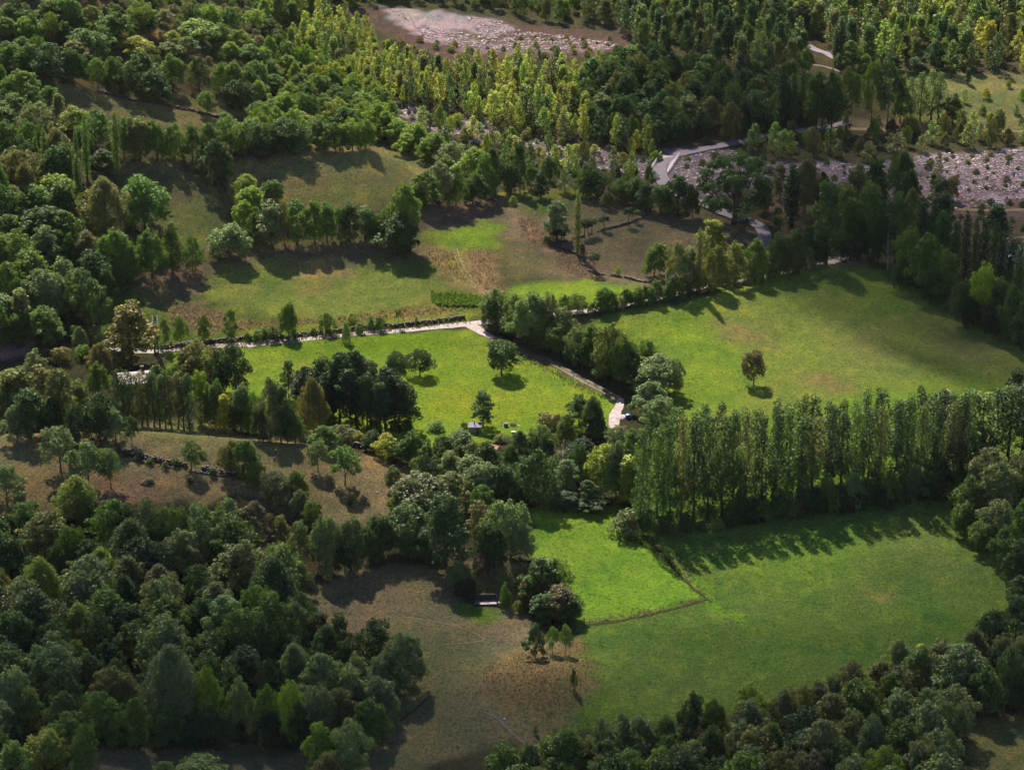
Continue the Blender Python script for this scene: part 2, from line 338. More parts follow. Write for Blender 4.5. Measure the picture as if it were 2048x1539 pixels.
def ground_mat():
    m, nt, out = newmat('meadow_ground'); L = nt.links
    at = nt.nodes.new('ShaderNodeAttribute'); at.attribute_name = 'gcol'
    tc = nt.nodes.new('ShaderNodeTexCoord').outputs['Object']
    mp = nt.nodes.new('ShaderNodeMapping'); mp.inputs['Scale'].default_value = (1, .6, 1); L.new(tc, mp.inputs[0]); v = mp.outputs[0]
    big = noise(nt, .045, 4, .6, v); midn = noise(nt, .35, 4, .65, v); fine = noise(nt, 2.4, 3, .7, v)
    c = mix(nt, mrange(nt, big, .45, .65, 0, .28), at.outputs['Color'], mix(nt, 1.0, at.outputs['Color'], (1.45, .92, 1.5), 'MULTIPLY'))
    c = mix(nt, mrange(nt, midn, .48, .66, 0, .8), c, mix(nt, 1.0, c, (1.5, 1.30, 1.0), 'MULTIPLY'))
    pat = noise(nt, .12, 3, .6, v); c = mix(nt, mrange(nt, pat, .50, .64, 0, .85), c, mix(nt, 1.0, c, (.72, .86, .9), 'MULTIPLY'))
    c = mix(nt, 1.0, c, gray(nt, mrange(nt, fine, .3, .7, .62, 1.40)), 'MULTIPLY')
    dark = noise(nt, 1.1, 2, .5, tc)
    c = mix(nt, mrange(nt, dark, .56, .68, 0, .6), c, mix(nt, 1.0, c, (.45, .6, .5), 'MULTIPLY'))
    b = nt.nodes.new('ShaderNodeBsdfDiffuse'); b.inputs['Roughness'].default_value = 1; L.new(c, b.inputs[0])
    tr = nt.nodes.new('ShaderNodeBsdfTranslucent'); L.new(c, tr.inputs[0])
    bp = nt.nodes.new('ShaderNodeBump'); bp.inputs['Strength'].default_value = .9; bp.inputs['Distance'].default_value = .35
    ad = nt.nodes.new('ShaderNodeMath'); ad.operation = 'MULTIPLY_ADD'; L.new(midn, ad.inputs[0]); ad.inputs[1].default_value = 1.3; L.new(fine, ad.inputs[2])
    L.new(ad.outputs[0], bp.inputs['Height']); L.new(bp.outputs[0], b.inputs['Normal']); L.new(b.outputs[0], out.inputs[0]); return m
ni, nj = GX.shape; idx = np.arange(ni * nj).reshape(ni, nj)
F = np.stack([idx[:-1, :-1], idx[:-1, 1:], idx[1:, 1:], idx[1:, :-1]], -1).reshape(-1, 4)
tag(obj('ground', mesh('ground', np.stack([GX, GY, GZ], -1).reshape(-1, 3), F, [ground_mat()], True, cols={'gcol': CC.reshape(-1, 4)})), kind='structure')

# ------------------------------------------------------------------ roads, tracks and paths
def smooth_line(pts, step=1.0):
    p = np.array(pts, float); p = np.vstack([2 * p[0] - p[1], p, 2 * p[-1] - p[-2]]); out = []
    for i in range(1, len(p) - 2):
        n = max(2, int(np.linalg.norm(p[i + 1][:2] - p[i][:2]) / step))
        for k in range(n):
            t = k / n; out.append(.5 * ((2 * p[i]) + (p[i + 1] - p[i - 1]) * t + (2 * p[i - 1] - 5 * p[i] + 4 * p[i + 1] - p[i + 2]) * t * t + (-p[i - 1] + 3 * p[i] - 3 * p[i + 1] + p[i + 2]) * t ** 3))
    out.append(p[-2]); return np.array(out)
ROADPTS = []
def ribbon(name, pts, mat, lift=.06, rough=.12, lanes=None):
    """pts: (photo x, photo y, width in metres)"""
    c = smooth_line([(*P(a, b)[:2], w) for a, b, w in pts]); V = []; F = []; n = 6
    ROADPTS.extend((x, y, w / 2 + .9) for x, y, w in c[::2] if w > 1.0)
    for i, (x, y, w) in enumerate(c):
        t = c[min(i + 1, len(c) - 1)][:2] - c[max(i - 1, 0)][:2]; t = t / (np.linalg.norm(t) + 1e-9); nn = np.array([-t[1], t[0]])
        wl = w / 2 * (1 + rough * wav(x * 1.0, y, 3.5, 31)); wr = w / 2 * (1 + rough * wav(x, y, 3.1, 32))
        for k in range(n):
            s = -wl + (wl + wr) * k / (n - 1); q = np.array([x, y]) + nn * s; V.append((q[0], q[1], float(hgt(q[0], q[1])) + lift))
    for i in range(len(c) - 1):
        for k in range(n - 1): F.append((i * n + k, i * n + k + 1, (i + 1) * n + k + 1, (i + 1) * n + k))
    return tag(obj(name, mesh(name, V, F, [mat], True)), kind='structure')
CHALK = simple('chalk_track', (0.18, 0.15, 0.155), .95, .45, 1.6, bump=.3)
DRYTRACK = simple('dirt_track', (0.085, 0.068, 0.064), .95, .35, 1.0, bump=.3)
ASPH = simple('worn_asphalt', (0.115, 0.098, 0.118), .9, .12, .8)
RUT = simple('wheel_rut', (0.09, 0.07, 0.045), .95, .3, 1.0)
GREENRUT = simple('pressed_grass', (0.056, 0.050, 0.027), .95, .3, 1.0)
ribbon('track', [(160,702,2.0),(240,700,2.0),(310,703,2.0),(350,700,2.0),(430,692,2.1),(560,683,2.2),(700,669,2.2),(830,659,2.2),(935,648,2.6),(1010,640,2.0),(1110,629,1.9),(1190,620,1.9),(1300,600,1.8),(1400,577,1.8),(1510,555,1.8),(1640,530,2.0),(1700,513,2.4)], CHALK)
ribbon('lane', [(948,650,2.8),(968,667,2.4),(1000,682,2.0),(1060,708,1.9),(1110,728,1.9),(1160,757,1.9),(1212,784,2.0),(1238,800,2.3)], DRYTRACK, .075)
ribbon('lane_head', [(936,648,2.6),(948,655,2.9),(960,663,2.6),(975,671,1.7),(990,678,.8)], CHALK, .10)
ribbon('path', [(1240,797,1.5),(1240,808,1.7),(1233,822,2.0),(1229,836,2.4),(1227,850,2.0),(1232,864,1.2)], CHALK, .09)
ribbon('turning_place', [(1230,836,1.5),(1243,833,2.6),(1251,834,1.2)], CHALK, .11)
ribbon('road', [(1700,247,3),(1640,258,3.2),(1580,267,3.2),(1530,275,3.4),(1490,284,3.6),(1450,292,3.6),(1400,302,3.4),(1360,310,3.4),(1335,318,3.3),(1324,330,3.2),(1320,345,3.3),(1325,362,3.6),(1340,380,3.6),(1370,396,3.6),(1410,410,3.8),(1450,428,3.6),(1500,445,3.4),(1525,462,3.2),(1530,500,3.0)], ASPH, .35, .0)
ribbon('upper_road', [(1560,60,2.6),(1625,97,2.6),(1655,108,2.6),(1690,128,2.6)], ASPH, .08, .03)
ribbon('upper_track', [(1625,130,1),(1660,137,1.2),(1700,150,1)], DRYTRACK, .08)
ribbon('verge_path', [(1385,296,1.2),(1430,293,1.3),(1455,290,1.2)], DRYTRACK, .09)
ribbon('stream_path', [(1640,262,2),(1700,258,2.4),(1760,260,2.4),(1850,262,1.5),(1950,262,1.2),(2060,262,1.2)], RUT, .08)
ribbon('footpath', [(1870,417,1.6),(1960,421,1.8),(2060,420,1.8)], RUT, .08)
ribbon('lower_footpath', [(1990,478,1.4),(2030,477,1.4),(2070,470,1.6)], RUT, .08)
ribbon('ford', [(1978,392,2.0),(1996,400,2.8),(1998,412,3.0)], ASPH, .1)
ribbon('grass_strip', [(985,676,.3),(1030,695,.5),(1085,718,.5),(1135,743,.5),(1186,770,.5),(1225,791,.5),(1240,803,.3)], simple('strip_grass', (.05, .055, .02), .95, .4, 2), .11, .5)
for q in ((0, 0), (9, -1)):
    ribbon('wheel_track', [(905+q[0],498+q[1],.3),(912+q[0],520+q[1],.35),(925+q[0],545+q[1],.35),(950+q[0],570+q[1],.3),(985+q[0],588+q[1],.25)], RUT, .06, .3)
for p in ([(810,1235,.7),(880,1245,.6),(940,1262,.6),(968,1278,.5),(940,1285,.5),(880,1290,.4)], [(840,1370,.4),(900,1340,.5),(960,1338,.4)]):
    ribbon('wheel_track', p, GREENRUT, .05, .4)
ribbon('rocky_gully', [(955,1420,.2),(985,1430,.45),(1010,1450,.6),(1035,1475,.5),(1050,1488,.25)], simple('gully', (0.055,0.047,0.048), .9, .6, 4), .07, .6)
ribbon('knoll_path', [(860,1375,.4),(850,1400,.5),(800,1440,.5)], GREENRUT, .05, .4)

# ------------------------------------------------------------------ stones of the stream bed: one uncountable mass
def rocks(name, polys, n, smin, smax, mat):
    r = np.random.default_rng(77); pts = []
    tot = sum(abs(sum(a[0] * b[1] - b[0] * a[1] for a, b in zip(W(q), W(q)[1:] + W(q)[:1]))) for q in polys)
    for q in polys:
        w = W(q); ar = abs(sum(a[0] * b[1] - b[0] * a[1] for a, b in zip(w, w[1:] + w[:1]))); k = int(n * ar / tot)
        xs = [p[0] for p in w]; ys = [p[1] for p in w]; got = 0
        while got < k:
            x = r.uniform(min(xs), max(xs), 4000); y = r.uniform(min(ys), max(ys), 4000)
            keep = inpoly(w, x, y) & (r.random(4000) < .12 + .88 * sm(wav(x, y, 6, 5) + .6 * wav(x, y, 2.2, 6), -.35, .35)); x, y = x[keep][:k - got], y[keep][:k - got]
            pts.append(np.stack([x, y], 1)); got += len(x)
    p = np.vstack(pts); m = len(p); s = smin + (smax - smin) * r.random(m) ** 2.5
    cube = np.array([(x, y, z) for z in (-1, 1) for y in (-1, 1) for x in (-1, 1)], float) * .5
    V = cube[None] * s[:, None, None] * r.uniform(.6, 1.3, (m, 8, 3)) * np.array([1, 1, .95])
    a = r.uniform(0, 6.28, m); c, q = np.cos(a)[:, None], np.sin(a)[:, None]
    X = V[..., 0] * c - V[..., 1] * q; Y = V[..., 0] * q + V[..., 1] * c
    V = np.stack([X + p[:, :1], Y + p[:, 1:], V[..., 2] + (hgt(p[:, 0], p[:, 1]) + s * .15)[:, None]], -1).reshape(-1, 3)
    Fc = np.array([(0, 2, 3, 1), (4, 5, 7, 6), (0, 1, 5, 4), (2, 6, 7, 3), (0, 4, 6, 2), (1, 3, 7, 5)])
    F = (Fc[None] + 8 * np.arange(m)[:, None, None]).reshape(-1, 4)
    t = .55 + .9 * r.random(m) ** 2.5; cols = np.repeat(np.stack([t, t, t, np.ones(m)], 1), 8, 0)
    return obj(name, mesh(name, V, F, [mat], False, cols={'tint': cols}))
sm_, nt_, out_ = newmat('river_stone'); at_ = nt_.nodes.new('ShaderNodeAttribute'); at_.attribute_name = 'tint'
pb_ = nt_.nodes.new('ShaderNodeBsdfPrincipled'); pb_.inputs['Roughness'].default_value = .8; pb_.inputs['Specular IOR Level'].default_value = .1
nt_.links.new(mix(nt_, 1.0, (0.262, 0.200, 0.212), at_.outputs['Color'], 'MULTIPLY'), pb_.inputs['Base Color']); nt_.links.new(pb_.outputs[0], out_.inputs[0])
tag(rocks('river_stones', [
    [(765,14),(800,22),(860,90),(1000,100),(1240,100),(1230,84),(1040,62),(1000,42),(930,34),(960,70),(880,60),(800,34)],
    [(755,203),(800,205),(900,228),(1010,262),(1020,290),(960,282),(870,262),(790,230)],
    [(1050,285),(1160,292),(1310,322),(1310,368),(1230,345),(1120,325),(1050,300)],
    [(1345,315),(1420,302),(1460,300),(1520,320),(1540,350),(1420,395),(1350,370)],
    [(1560,328),(1660,325),(1740,332),(1860,308),(2070,295),(2070,400),(1900,420),(1700,395),(1560,370)]], 26000, .10, .46, sm_), kind='stuff')
tag(rocks('hillside_stones', [[(1010,430),(1110,470),(1130,560),(1040,545)], [(560,970),(820,930),(800,1000),(700,1030)], [(945,1418),(1040,1440),(1070,1490),(1000,1470)]], 120, .08, .3, sm_), kind='stuff')
# ------------------------------------------------------------------ tree builders (each kind: a few shared crown and trunk meshes)
TINT = {'g': (.043,.068,.013), 'd': (.025,.042,.012), 'l': (.078,.110,.015), 'y': (.125,.138,.018), 's': (.066,.084,.036),
        'o': (.064,.066,.020), 'a': (.088,.068,.018), 'b': (.056,.052,.028), 'k': (.016,.027,.010), 'w': (.1,.1,.07)}
TWORD = {'g': 'green', 'd': 'dark green', 'l': 'fresh green', 'y': 'yellow-green', 's': 'silvery green', 'o': 'olive green', 'a': 'orange-tinged', 'b': 'brownish', 'k': 'blackish green', 'w': 'pale bare'}
def unit(v): return v / (np.linalg.norm(v, axis=-1, keepdims=True) + 1e-9)
def leaves(r, lobes, size, dens, spread=.55, up=.25, cull=-.35):
    """lobes: rows of cx cy cz rx ry rz; leaf clumps over each lobe's outer side"""
    Vs, Ts = [], []
    for (cx, cy, cz, rx, ry, rz) in lobes:
        area = 4.2 * ((rx * ry) ** .8 + (rx * rz) ** .8 + (ry * rz) ** .8) ; n = max(6, int(dens * area))
        d = unit(r.normal(size=(n * 2, 3))); out = unit(np.array([cx, cy, 0.0]) + 1e-6); bias = unit(np.array([out[0] * .6, out[1] * .6, .8]))
        d = d[(d @ bias) > cull][:n]; n = len(d)
        rad = r.uniform(.72, 1.08, (n, 1)); c = np.array([cx, cy, cz]) + d * rad * np.array([rx, ry, rz])
        nn = unit(d + spread * r.normal(size=(n, 3)) + np.array([0, 0, up]))
        a = unit(np.cross(nn, r.normal(size=(n, 3)))); b = np.cross(nn, a)
        s = size * r.uniform(.55, 1.25, (n, 1)); e = r.uniform(.6, 1.0, (n, 1))
        q = np.stack([c - a * s * .5, c - b * s * .5 * e, c + a * s * .5, c + b * s * .5 * e], 1); Vs.append(q)
        t = r.uniform(.82, 1.2) * r.uniform(.8, 1.22, (n, 1)); h = r.uniform(.92, 1.12)
        Ts.append(np.repeat(np.concatenate([t * h, t, t * r.uniform(.8, 1.2), np.ones((n, 1))], 1), 4, 0))
    V = np.concatenate(Vs).reshape(-1, 3); F = np.arange(len(V)).reshape(-1, 4); return V, F, np.concatenate(Ts)
def trunk(r, H, r0, limbs, lean=.03, base=0.0, n=6):
    k = 6; a = r.uniform(0, 6.28); pts = []; wob = r.normal(size=(k, 2)) * H * .008
    for i in range(k):
        t = i / (k - 1); pts.append((math.cos(a) * lean * H * t * t + wob[i, 0] * (i > 0), math.sin(a) * lean * H * t * t + wob[i, 1] * (i > 0), -.4 + (H + .4) * t))
    V, F = tube(pts, [r0 * 1.35] + [r0 * (1 - .85 * i / (k - 1)) for i in range(1, k)], n); V = list(V)
    for (z0, x, y, z, rr) in limbs:
        t = np.clip(z0 / H, 0, 1); bx = math.cos(a) * lean * H * t * t; by = math.sin(a) * lean * H * t * t
        v, f = tube([(bx, by, z0), (bx + (x - bx) * .45, by + (y - by) * .45, z0 + (z - z0) * .38), (x, y, z)], [rr, rr * .7, rr * .25], 5)
        o = len(V); V += list(v); F += [[i + o for i in q] for q in f]
    return V, F
def profile(kind, t):
    if kind == 'round': return (np.sin(math.pi * np.clip(.12 + .82 * t, 0, 1)) ** .55) * (1 - .10 * t)
    if kind == 'tall': return np.sin(math.pi * np.clip(.10 + .86 * t, 0, 1)) ** .7 * (1.08 - .35 * t)
    if kind == 'cone': return np.clip((1 - t) ** .75 * (1.05) * np.minimum(1, .35 + t * 4), .06, 1)
    if kind == 'flame': return np.clip(np.sin(math.pi * (.08 + .9 * t ** .8)) ** .9, .1, 1) * (1.1 - .45 * t)
    if kind == 'dome': return np.sqrt(np.clip(1 - (t * .97) ** 2, 0, 1)) * np.minimum(1, .72 + t)
def crown_lobes(r, H, Wd, base, prof, n, lr, flat=1.0, inner=.35, jit=.16):
    L = []; hgt_ = H - base
    for i in range(n):
        t = ((i + .5) / n); t = t ** .85; a = i * 2.39996 + r.uniform(-.4, .4)
        rr = profile(prof, np.float64(t)) * Wd / 2; q = lr * r.uniform(.7, 1.35)
        dist = max(0, rr - q * .75) * r.uniform(1 - jit, 1 + jit) * (1 if r.random() > inner * .4 else .5)
        z = base + q * .5 * flat + t * (hgt_ - q * 1.3 * flat)
        L.append((dist * math.cos(a), dist * math.sin(a), z + r.normal() * .2, q, q, q * flat * r.uniform(.8, 1.1)))
    return L
def crown2(r, H, Wd, base, prof, nb, rb, ns, rs, flat=.9, jit=.18):
    big = crown_lobes(r, H, Wd, base, prof, nb, rb, flat, .25, jit); L = []
    top = r.integers(nb)
    for i, (x, y, z, a, b, c) in enumerate(big):
        L.append((x, y, z, a * .72, b * .72, c * .72))
        d = unit(r.normal(size=(ns * 3, 3))); out = unit(np.array([x, y, .6 * rb])); d = d[d @ out > -.25][:ns]
        for e in d:
            q = rs * r.uniform(.55, 1.35); L.append((x + e[0] * a * .88, y + e[1] * b * .88, max(base + q * .5, z + e[2] * c * .88), q, q, q * r.uniform(.7, 1.0)))
    return L
def limbs_to(r, L, k, zlo, zhi, rr):
    pick = r.choice(len(L), min(k, len(L)), replace=False); out = []
    for i in pick:
        x, y, z = L[i][:3]; out.append((min(max(zlo, z - abs(math.hypot(x, y)) * r.uniform(.8, 1.4)), zhi), x, y, z, rr * r.uniform(.6, 1)))
    return out
KIND = {}; LEAFGAIN = 1.45
def kindset(key, mk, nv, mats, seed):
    KIND[key] = []
    for v in range(nv):
        r = np.random.default_rng(seed + v); H, Wd, (cv, cf, ct), (tv, tf) = mk(r, v)
        rr_ = np.hypot(cv[:, 0], cv[:, 1]); Wd = 2 * float(np.percentile(rr_, 93)); H = float(np.percentile(cv[:, 2], 99))   # true size of the grown crown
        cm = mesh(key + '_crown', cv, cf, [mats[0]], False, cols={'tint': ct}); tm = mesh(key + '_trunk', tv, tf, [mats[1]], True) if len(tv) else None
        Vj = np.vstack([cv, np.array(tv)]) if len(tv) else cv; Fj = [list(q) for q in cf.tolist()] + [[i + len(cv) for i in q] for q in tf]
        KIND[key].append(dict(H=H, W=Wd, crown=cm, trunk=tm, raw=(cv, cf, ct, tv, tf), joined=None, mats=mats, key=key))
def joined(K):
    if K['joined'] is None:
        cv, cf, ct, tv, tf = K['raw']; Vj = np.vstack([cv, np.array(tv)]); Fj = cf.tolist() + [[i + len(cv) for i in q] for q in tf]
        K['joined'] = mesh(K['key'] + '_tree', Vj, Fj, list(K['mats']), False, [0] * len(cf) + [1] * len(tf), cols={'tint': np.vstack([ct, np.ones((len(tv), 4))])})
    return K['joined']
def mk_round(r, v):
    H, Wd = 9.5, 8.5; L = crown2(r, H, Wd, .3 + .3 * (v % 3), ('round', 'dome', 'tall', 'round')[v % 4], 11 + v, (1.9, 1.6, 1.5, 2.1)[v % 4], 9, (.62, .56, .7)[v % 3], .95, .28)
    sx, sy, lx = r.uniform(.82, 1.18), r.uniform(.82, 1.18), r.normal() * .06
    L = [(x * sx + lx * z, y * sy, z, p, q, s) for x, y, z, p, q, s in L]
    return H, Wd, leaves(r, L + [(0, 0, 4.3, 2.2, 2.2, 3.0)], .36, 8.5, .75, .25, -.5), trunk(r, 7, .22, limbs_to(r, L, 8, 1, 5, .1))
def mk_tall(r, v):
    H, Wd = 12, 6; L = crown2(r, H, Wd, .7, 'tall', 15, 1.35, 8, .58, 1.1, .2); return H, Wd, leaves(r, L + [(0, 0, 6, 1.5, 1.5, 4.5)], .36, 8.5, .75, .25, -.5), trunk(r, 10, .22, limbs_to(r, L, 8, 2, 8, .09))
def mk_standard(r, v):                                # clear trunk under a round crown
    H, Wd = 8, 6.2; L = crown2(r, H, Wd, 1.7, 'round', 10, 1.3, 8, .52, .85, .22); return H, Wd, leaves(r, L + [(0, 0, 4.8, 1.5, 1.5, 1.8)], .33, 8.5, .75, .2, -.5), trunk(r, 6, .17, limbs_to(r, L, 8, 1.6, 3.5, .08), .05)
def mk_feather(r, v):
    H, Wd = 12, 9; L = crown_lobes(r, H, Wd, .8, 'tall', 80, .95, 1.6, jit=.25); return H, Wd, leaves(r, L + [(0, 0, 5.5, 2.4, 2.4, 4.5)], .30, 11, .9, .1), trunk(r, 10, .25, limbs_to(r, L, 10, 2, 6, .1))
def mk_oak(r, v):
    H, Wd = 17, 18; L = crown2(r, H, Wd, 2.6, 'round', 26, 2.3, 9, .95, .55, .25); return H, Wd, leaves(r, L, .46, 6, .8, .2, -.5), trunk(r, 11, .7, limbs_to(r, L, 18, 3.0, 6, .3))
def mk_poplar(r, v):
    H, Wd = 21, 5.2; L = []; lo = r.uniform(3.2, 6.2); nn = int(r.integers(30, 42))
    for i in range(nn):
        if r.random() < .08: continue
        t = (i + .5) / nn; z = lo + t * (20.5 - lo); a = i * 2.4 + r.uniform(-.5, .5); rad = (1 - .72 * t) * 1.9 * r.uniform(.5, 1.15) * (.65 + .35 * min(1, t * 5))
        q = r.uniform(.6, .95) * (1 - .25 * t); L.append((rad * math.cos(a), rad * math.sin(a), z, q, q, q * 1.7))
    for i in range(6):                                   # thin leafy wisps low on the stem
        a = r.uniform(0, 6.28); L.append((.7 * math.cos(a), .7 * math.sin(a), r.uniform(1.8, 5.5), .5, .5, .7))
    return H, Wd, leaves(r, L, .34, 9, .9, .05, -.7), trunk(r, 20.3, .20, [(max(2.5, l[2] - 2.6), l[0], l[1], l[2], .055) for l in L[::2]], r.uniform(0, .03))
def mk_lombardy(r, v):
    H, Wd = 18, 2.7; L = []
    for i in range(36):
        t = (i + .5) / 36; z = 1 + t * 16.2; a = i * 2.4; rad = .55 * math.sin(math.pi * (.1 + .85 * t)) ** .6 * r.uniform(.6, 1.25); q = .62 * math.sin(math.pi * (.12 + .80 * t)) ** .6
        L.append((rad * math.cos(a), rad * math.sin(a), z, q, q, q * 2.2))
    return H, Wd, leaves(r, L, .30, 12, .7, .1, -.8), trunk(r, 16, .2, [(max(.8, l[2] - 2), l[0] * 1.5, l[1] * 1.5, l[2], .04) for l in L[::5]], .01)
def mk_young(r, v):
    H, Wd = 7.5, 3.0; L = []
    for i in range(17):
        t = (i + .5) / 17; z = .9 + t * 6.2; a = i * 2.4 + r.uniform(-.6, .6); rad = profile('flame', np.float64(t)) * 1.0 * r.uniform(.4, 1.1); q = r.uniform(.42, .7) * (1 - .35 * t)
        L.append((rad * math.cos(a), rad * math.sin(a), z, q, q, q * 1.5))
    return H, Wd, leaves(r, L, .30, 11, .8, .1, -.7), trunk(r, 7, .08, [(max(.5, l[2] - 1.1), l[0], l[1], l[2], .03) for l in L[::4]], .02, n=5)
def mk_cone(r, v):
    H, Wd = 8.5, 3.6; L = crown_lobes(r, H, Wd, .4, 'cone', 30, .62, 1.2); return H, Wd, leaves(r, L + [(0, 0, 3.5, .8, .8, 2.8)], .32, 10, .6, .1, -.5), trunk(r, 8, .1, [(2, .8, 0, 3, .03)], .01, n=5)
def mk_pine(r, v):
    H, Wd = 12.5, 6.0; L = []
    for i in range(34):
        t = (i + .5) / 34; z = 3.4 + t * 8.4; a = i * 2.4 + r.uniform(-.5, .5); rad = (1.05 - t * .8) * 2.4 * r.uniform(.35, 1.2); q = r.uniform(.75, 1.15) * (1.1 - .4 * t)
        L.append((rad * math.cos(a), rad * math.sin(a), z, q * 1.15, q * 1.15, q * .6))
    return H, Wd, leaves(r, L, .32, 17, .9, .3, -.6), trunk(r, 12, .21, [(l[2] - .5, l[0], l[1], l[2], .06) for l in L[::2]], .03)
def mk_orchard(r, v):
    H, Wd = 5.2, 5.6; L = []
    for i in range(44):
        t = (i + .5) / 44; a = i * 2.4 + r.uniform(-.5, .5); z = 1.5 + t * 3.2; rad = profile('dome', np.float64(t)) * 2.5 * r.uniform(.5, 1.05); q = r.uniform(.45, .75)
        L.append((rad * math.cos(a), rad * math.sin(a), z, q * 1.15, q * 1.15, q * .8))
    return H, Wd, leaves(r, L, .27, 16, .9, .1, -.6), trunk(r, 2.6, .17, [(r.uniform(.9, 1.8), l[0], l[1], l[2], .075) for l in L[::3]], .06)
def mk_shrub(r, v):
    H, Wd = 2.6, 3.6; L = crown_lobes(r, H, Wd, .0, 'dome', 18, .62, .9); return H, Wd, leaves(r, L + [(0, 0, .8, 1.1, 1.1, .9)], .27, 12, .7), trunk(r, 1.6, .06, [(.3, 1, 0, 1.5, .03), (.3, -1, .3, 1.5, .03), (.2, 0, 1, 1.4, .03), (.2, .2, -1, 1.4, .03)], n=4)
def mk_pollard(r, v):                                 # bare stem under a small tight head
    H, Wd = 5, 2.6; L = [(0, 0, 3.6, .95, .95, .95)] + [(.65 * math.cos(a), .65 * math.sin(a), r.uniform(2.9, 4.1), .6, .6, .6) for a in np.arange(0, 6.2, .9)]
    return H, Wd, leaves(r, L, .26, 17, .6), trunk(r, 3.6, .17, [(2.2, .5, 0, 3.2, .06), (2.2, -.5, .3, 3.2, .06)], .03)
def mk_dead(r, v):
    H, Wd = 11, 6; lim = []
    for i in range(26):
        z = 2 + i * .33; a = i * 2.4; q = (1 - (z / 12)) * 3.6 * r.uniform(.6, 1.1); lim.append((z, q * math.cos(a), q * math.sin(a), z + q * .9, .09 * (1.2 - z / 12)))
    tw = [(l[1] * .9, l[2] * .9, l[3] - .1, .35, .35, .4) for l in lim[::3]]
    return H, Wd, leaves(r, tw, .14, 5, 1.0), trunk(r, 10.8, .2, lim, .03)
kindset('R', mk_round, 8, (LEAF, BARK), 100); kindset('T', mk_tall, 4, (LEAF, BARK), 200); kindset('M', mk_standard, 3, (LEAF, BARK), 300)
kindset('F', mk_feather, 2, (LEAF, BARK), 400); kindset('K', mk_oak, 1, (LEAF, BARK), 500); kindset('P', mk_poplar, 8, (LEAF, BARK), 600)
kindset('L', mk_lombardy, 3, (LEAF, BARK), 700); kindset('Y', mk_young, 5, (LEAF, BARK), 800); kindset('C', mk_cone, 3, (LEAF, BARK), 900)
kindset('N', mk_pine, 4, (NEEDLE, simple('pine_bark', (0.10, 0.065, 0.05), .95, .3, 3)), 1000); kindset('O', mk_orchard, 3, (LEAF, BARK), 1100)
kindset('S', mk_shrub, 4, (LEAF, BARK), 1200); kindset('Q', mk_pollard, 2, (LEAF, BARK), 1300); kindset('D', mk_dead, 2, (LEAF, PALEBARK), 1400)
NAME = {'R': ('broadleaf_tree', 'rounded tree', 'tree'), 'T': ('tall_broadleaf_tree', 'tall tree', 'tree'), 'M': ('field_tree', 'clear-stemmed tree', 'tree'),
        'F': ('feathery_tree', 'feathery tree', 'tree'), 'K': ('oak_tree', 'broad spreading tree', 'tree'), 'P': ('poplar_tree', 'slim poplar', 'poplar'),
        'L': ('columnar_poplar', 'column-shaped poplar', 'poplar'), 'Y': ('young_poplar', 'slender young tree', 'young tree'), 'C': ('conical_tree', 'conical tree', 'tree'),
        'N': ('pine_tree', 'pine', 'pine'), 'O': ('orchard_tree', 'open-crowned tree', 'tree'), 'S': ('shrub', 'shrub', 'shrub'),
        'Q': ('pollard_tree', 'small pollarded tree', 'tree'), 'D': ('dead_tree', 'bare-branched tree', 'dead tree')}
PLACED = list(ROADPTS)                                          # x, y, radius of everything that stands
rt = np.random.default_rng(5)
ORD = ['leftmost', 'second from left', 'third from left', 'fourth from left', 'fifth from left', 'sixth from left', 'seventh from left', 'eighth from left', 'ninth from left', 'tenth from left', 'eleventh from left', 'twelfth from left']
def plant(key, x, y, H, Wd, tint, small=False, name=None, var=None, rot=None):
    K = KIND[key][int(rt.integers(len(KIND[key]))) if var is None else var]; z = float(hgt(x, y)) - .05
    sx = Wd / K['W'] * rt.uniform(.94, 1.06); s3 = (sx, sx, H / K['H']); c = np.array(TINT[tint]) * rt.uniform(.9, 1.12, 3); c = (*(c * LEAFGAIN), 1)
    if small:
        o = obj(name or NAME[key][0], joined(K), None, (x, y, z)); o.scale = s3; o.color = c; o.rotation_euler = (0, 0, rt.uniform(0, 6.28) if rot is None else rot)
    else:
        o = obj(name or NAME[key][0], None, None, (x, y, z)); o.scale = s3; o.rotation_euler = (0, 0, rt.uniform(0, 6.28) if rot is None else rot); o.empty_display_size = .5
        a = obj('crown', K['crown'], o); a.color = c; b = obj('trunk', K['trunk'], o)
    PLACED.append((x, y, Wd / 2)); return o
def zone(where, group, rows, small_h=34, kind=None):
    """rows: kind x ytop ybase width tint, in photo pixels; `where` closes the label"""
    it = []
    for q in rows.replace('\n', ';').split(';'):
        q = q.split()
        if len(q) < 5: continue
        it.append((q[0], *[float(v) for v in q[1:5]], q[5] if len(q) > 5 else 'g'))
    it.sort(key=lambda q: q[1]); groups = {}
    for q in it: groups.setdefault((q[0], q[5]), []).append(q)
    for q in it:
        k, x, yt, yb, w, tn = q; sink = .09 * w if k in 'RTFS' else 0; X, Y, Z, mpp = P(x, yb - sink)
        H = (yb - sink - yt - .03 * w) * mpp / .915; o = plant(k, X, Y, max(H, .6), w * mpp * (1.08 if k in 'RTF' else 1), tn, (yb - yt) < small_h, kind if k == 'R' else None)
        g = groups[(k, tn)]; look = TWORD[tn] + ' ' + NAME[k][1]; i = g.index(q); n = len(g)
        if n == 1: lab = f'{look} {where}'
        elif n <= 12 or i < 12: lab = f'{look} {where}, {ORD[i] if i < n - 1 or n < 3 else "rightmost"}'
        else: lab = f'{look} {where}, {"rightmost" if i == n - 1 else BACK[n - 1 - i]}'
        if n == 2: lab = f'{look} {where}, {"left" if i == 0 else "right"} of two'
        tag(o, lab, NAME[k][2], group)
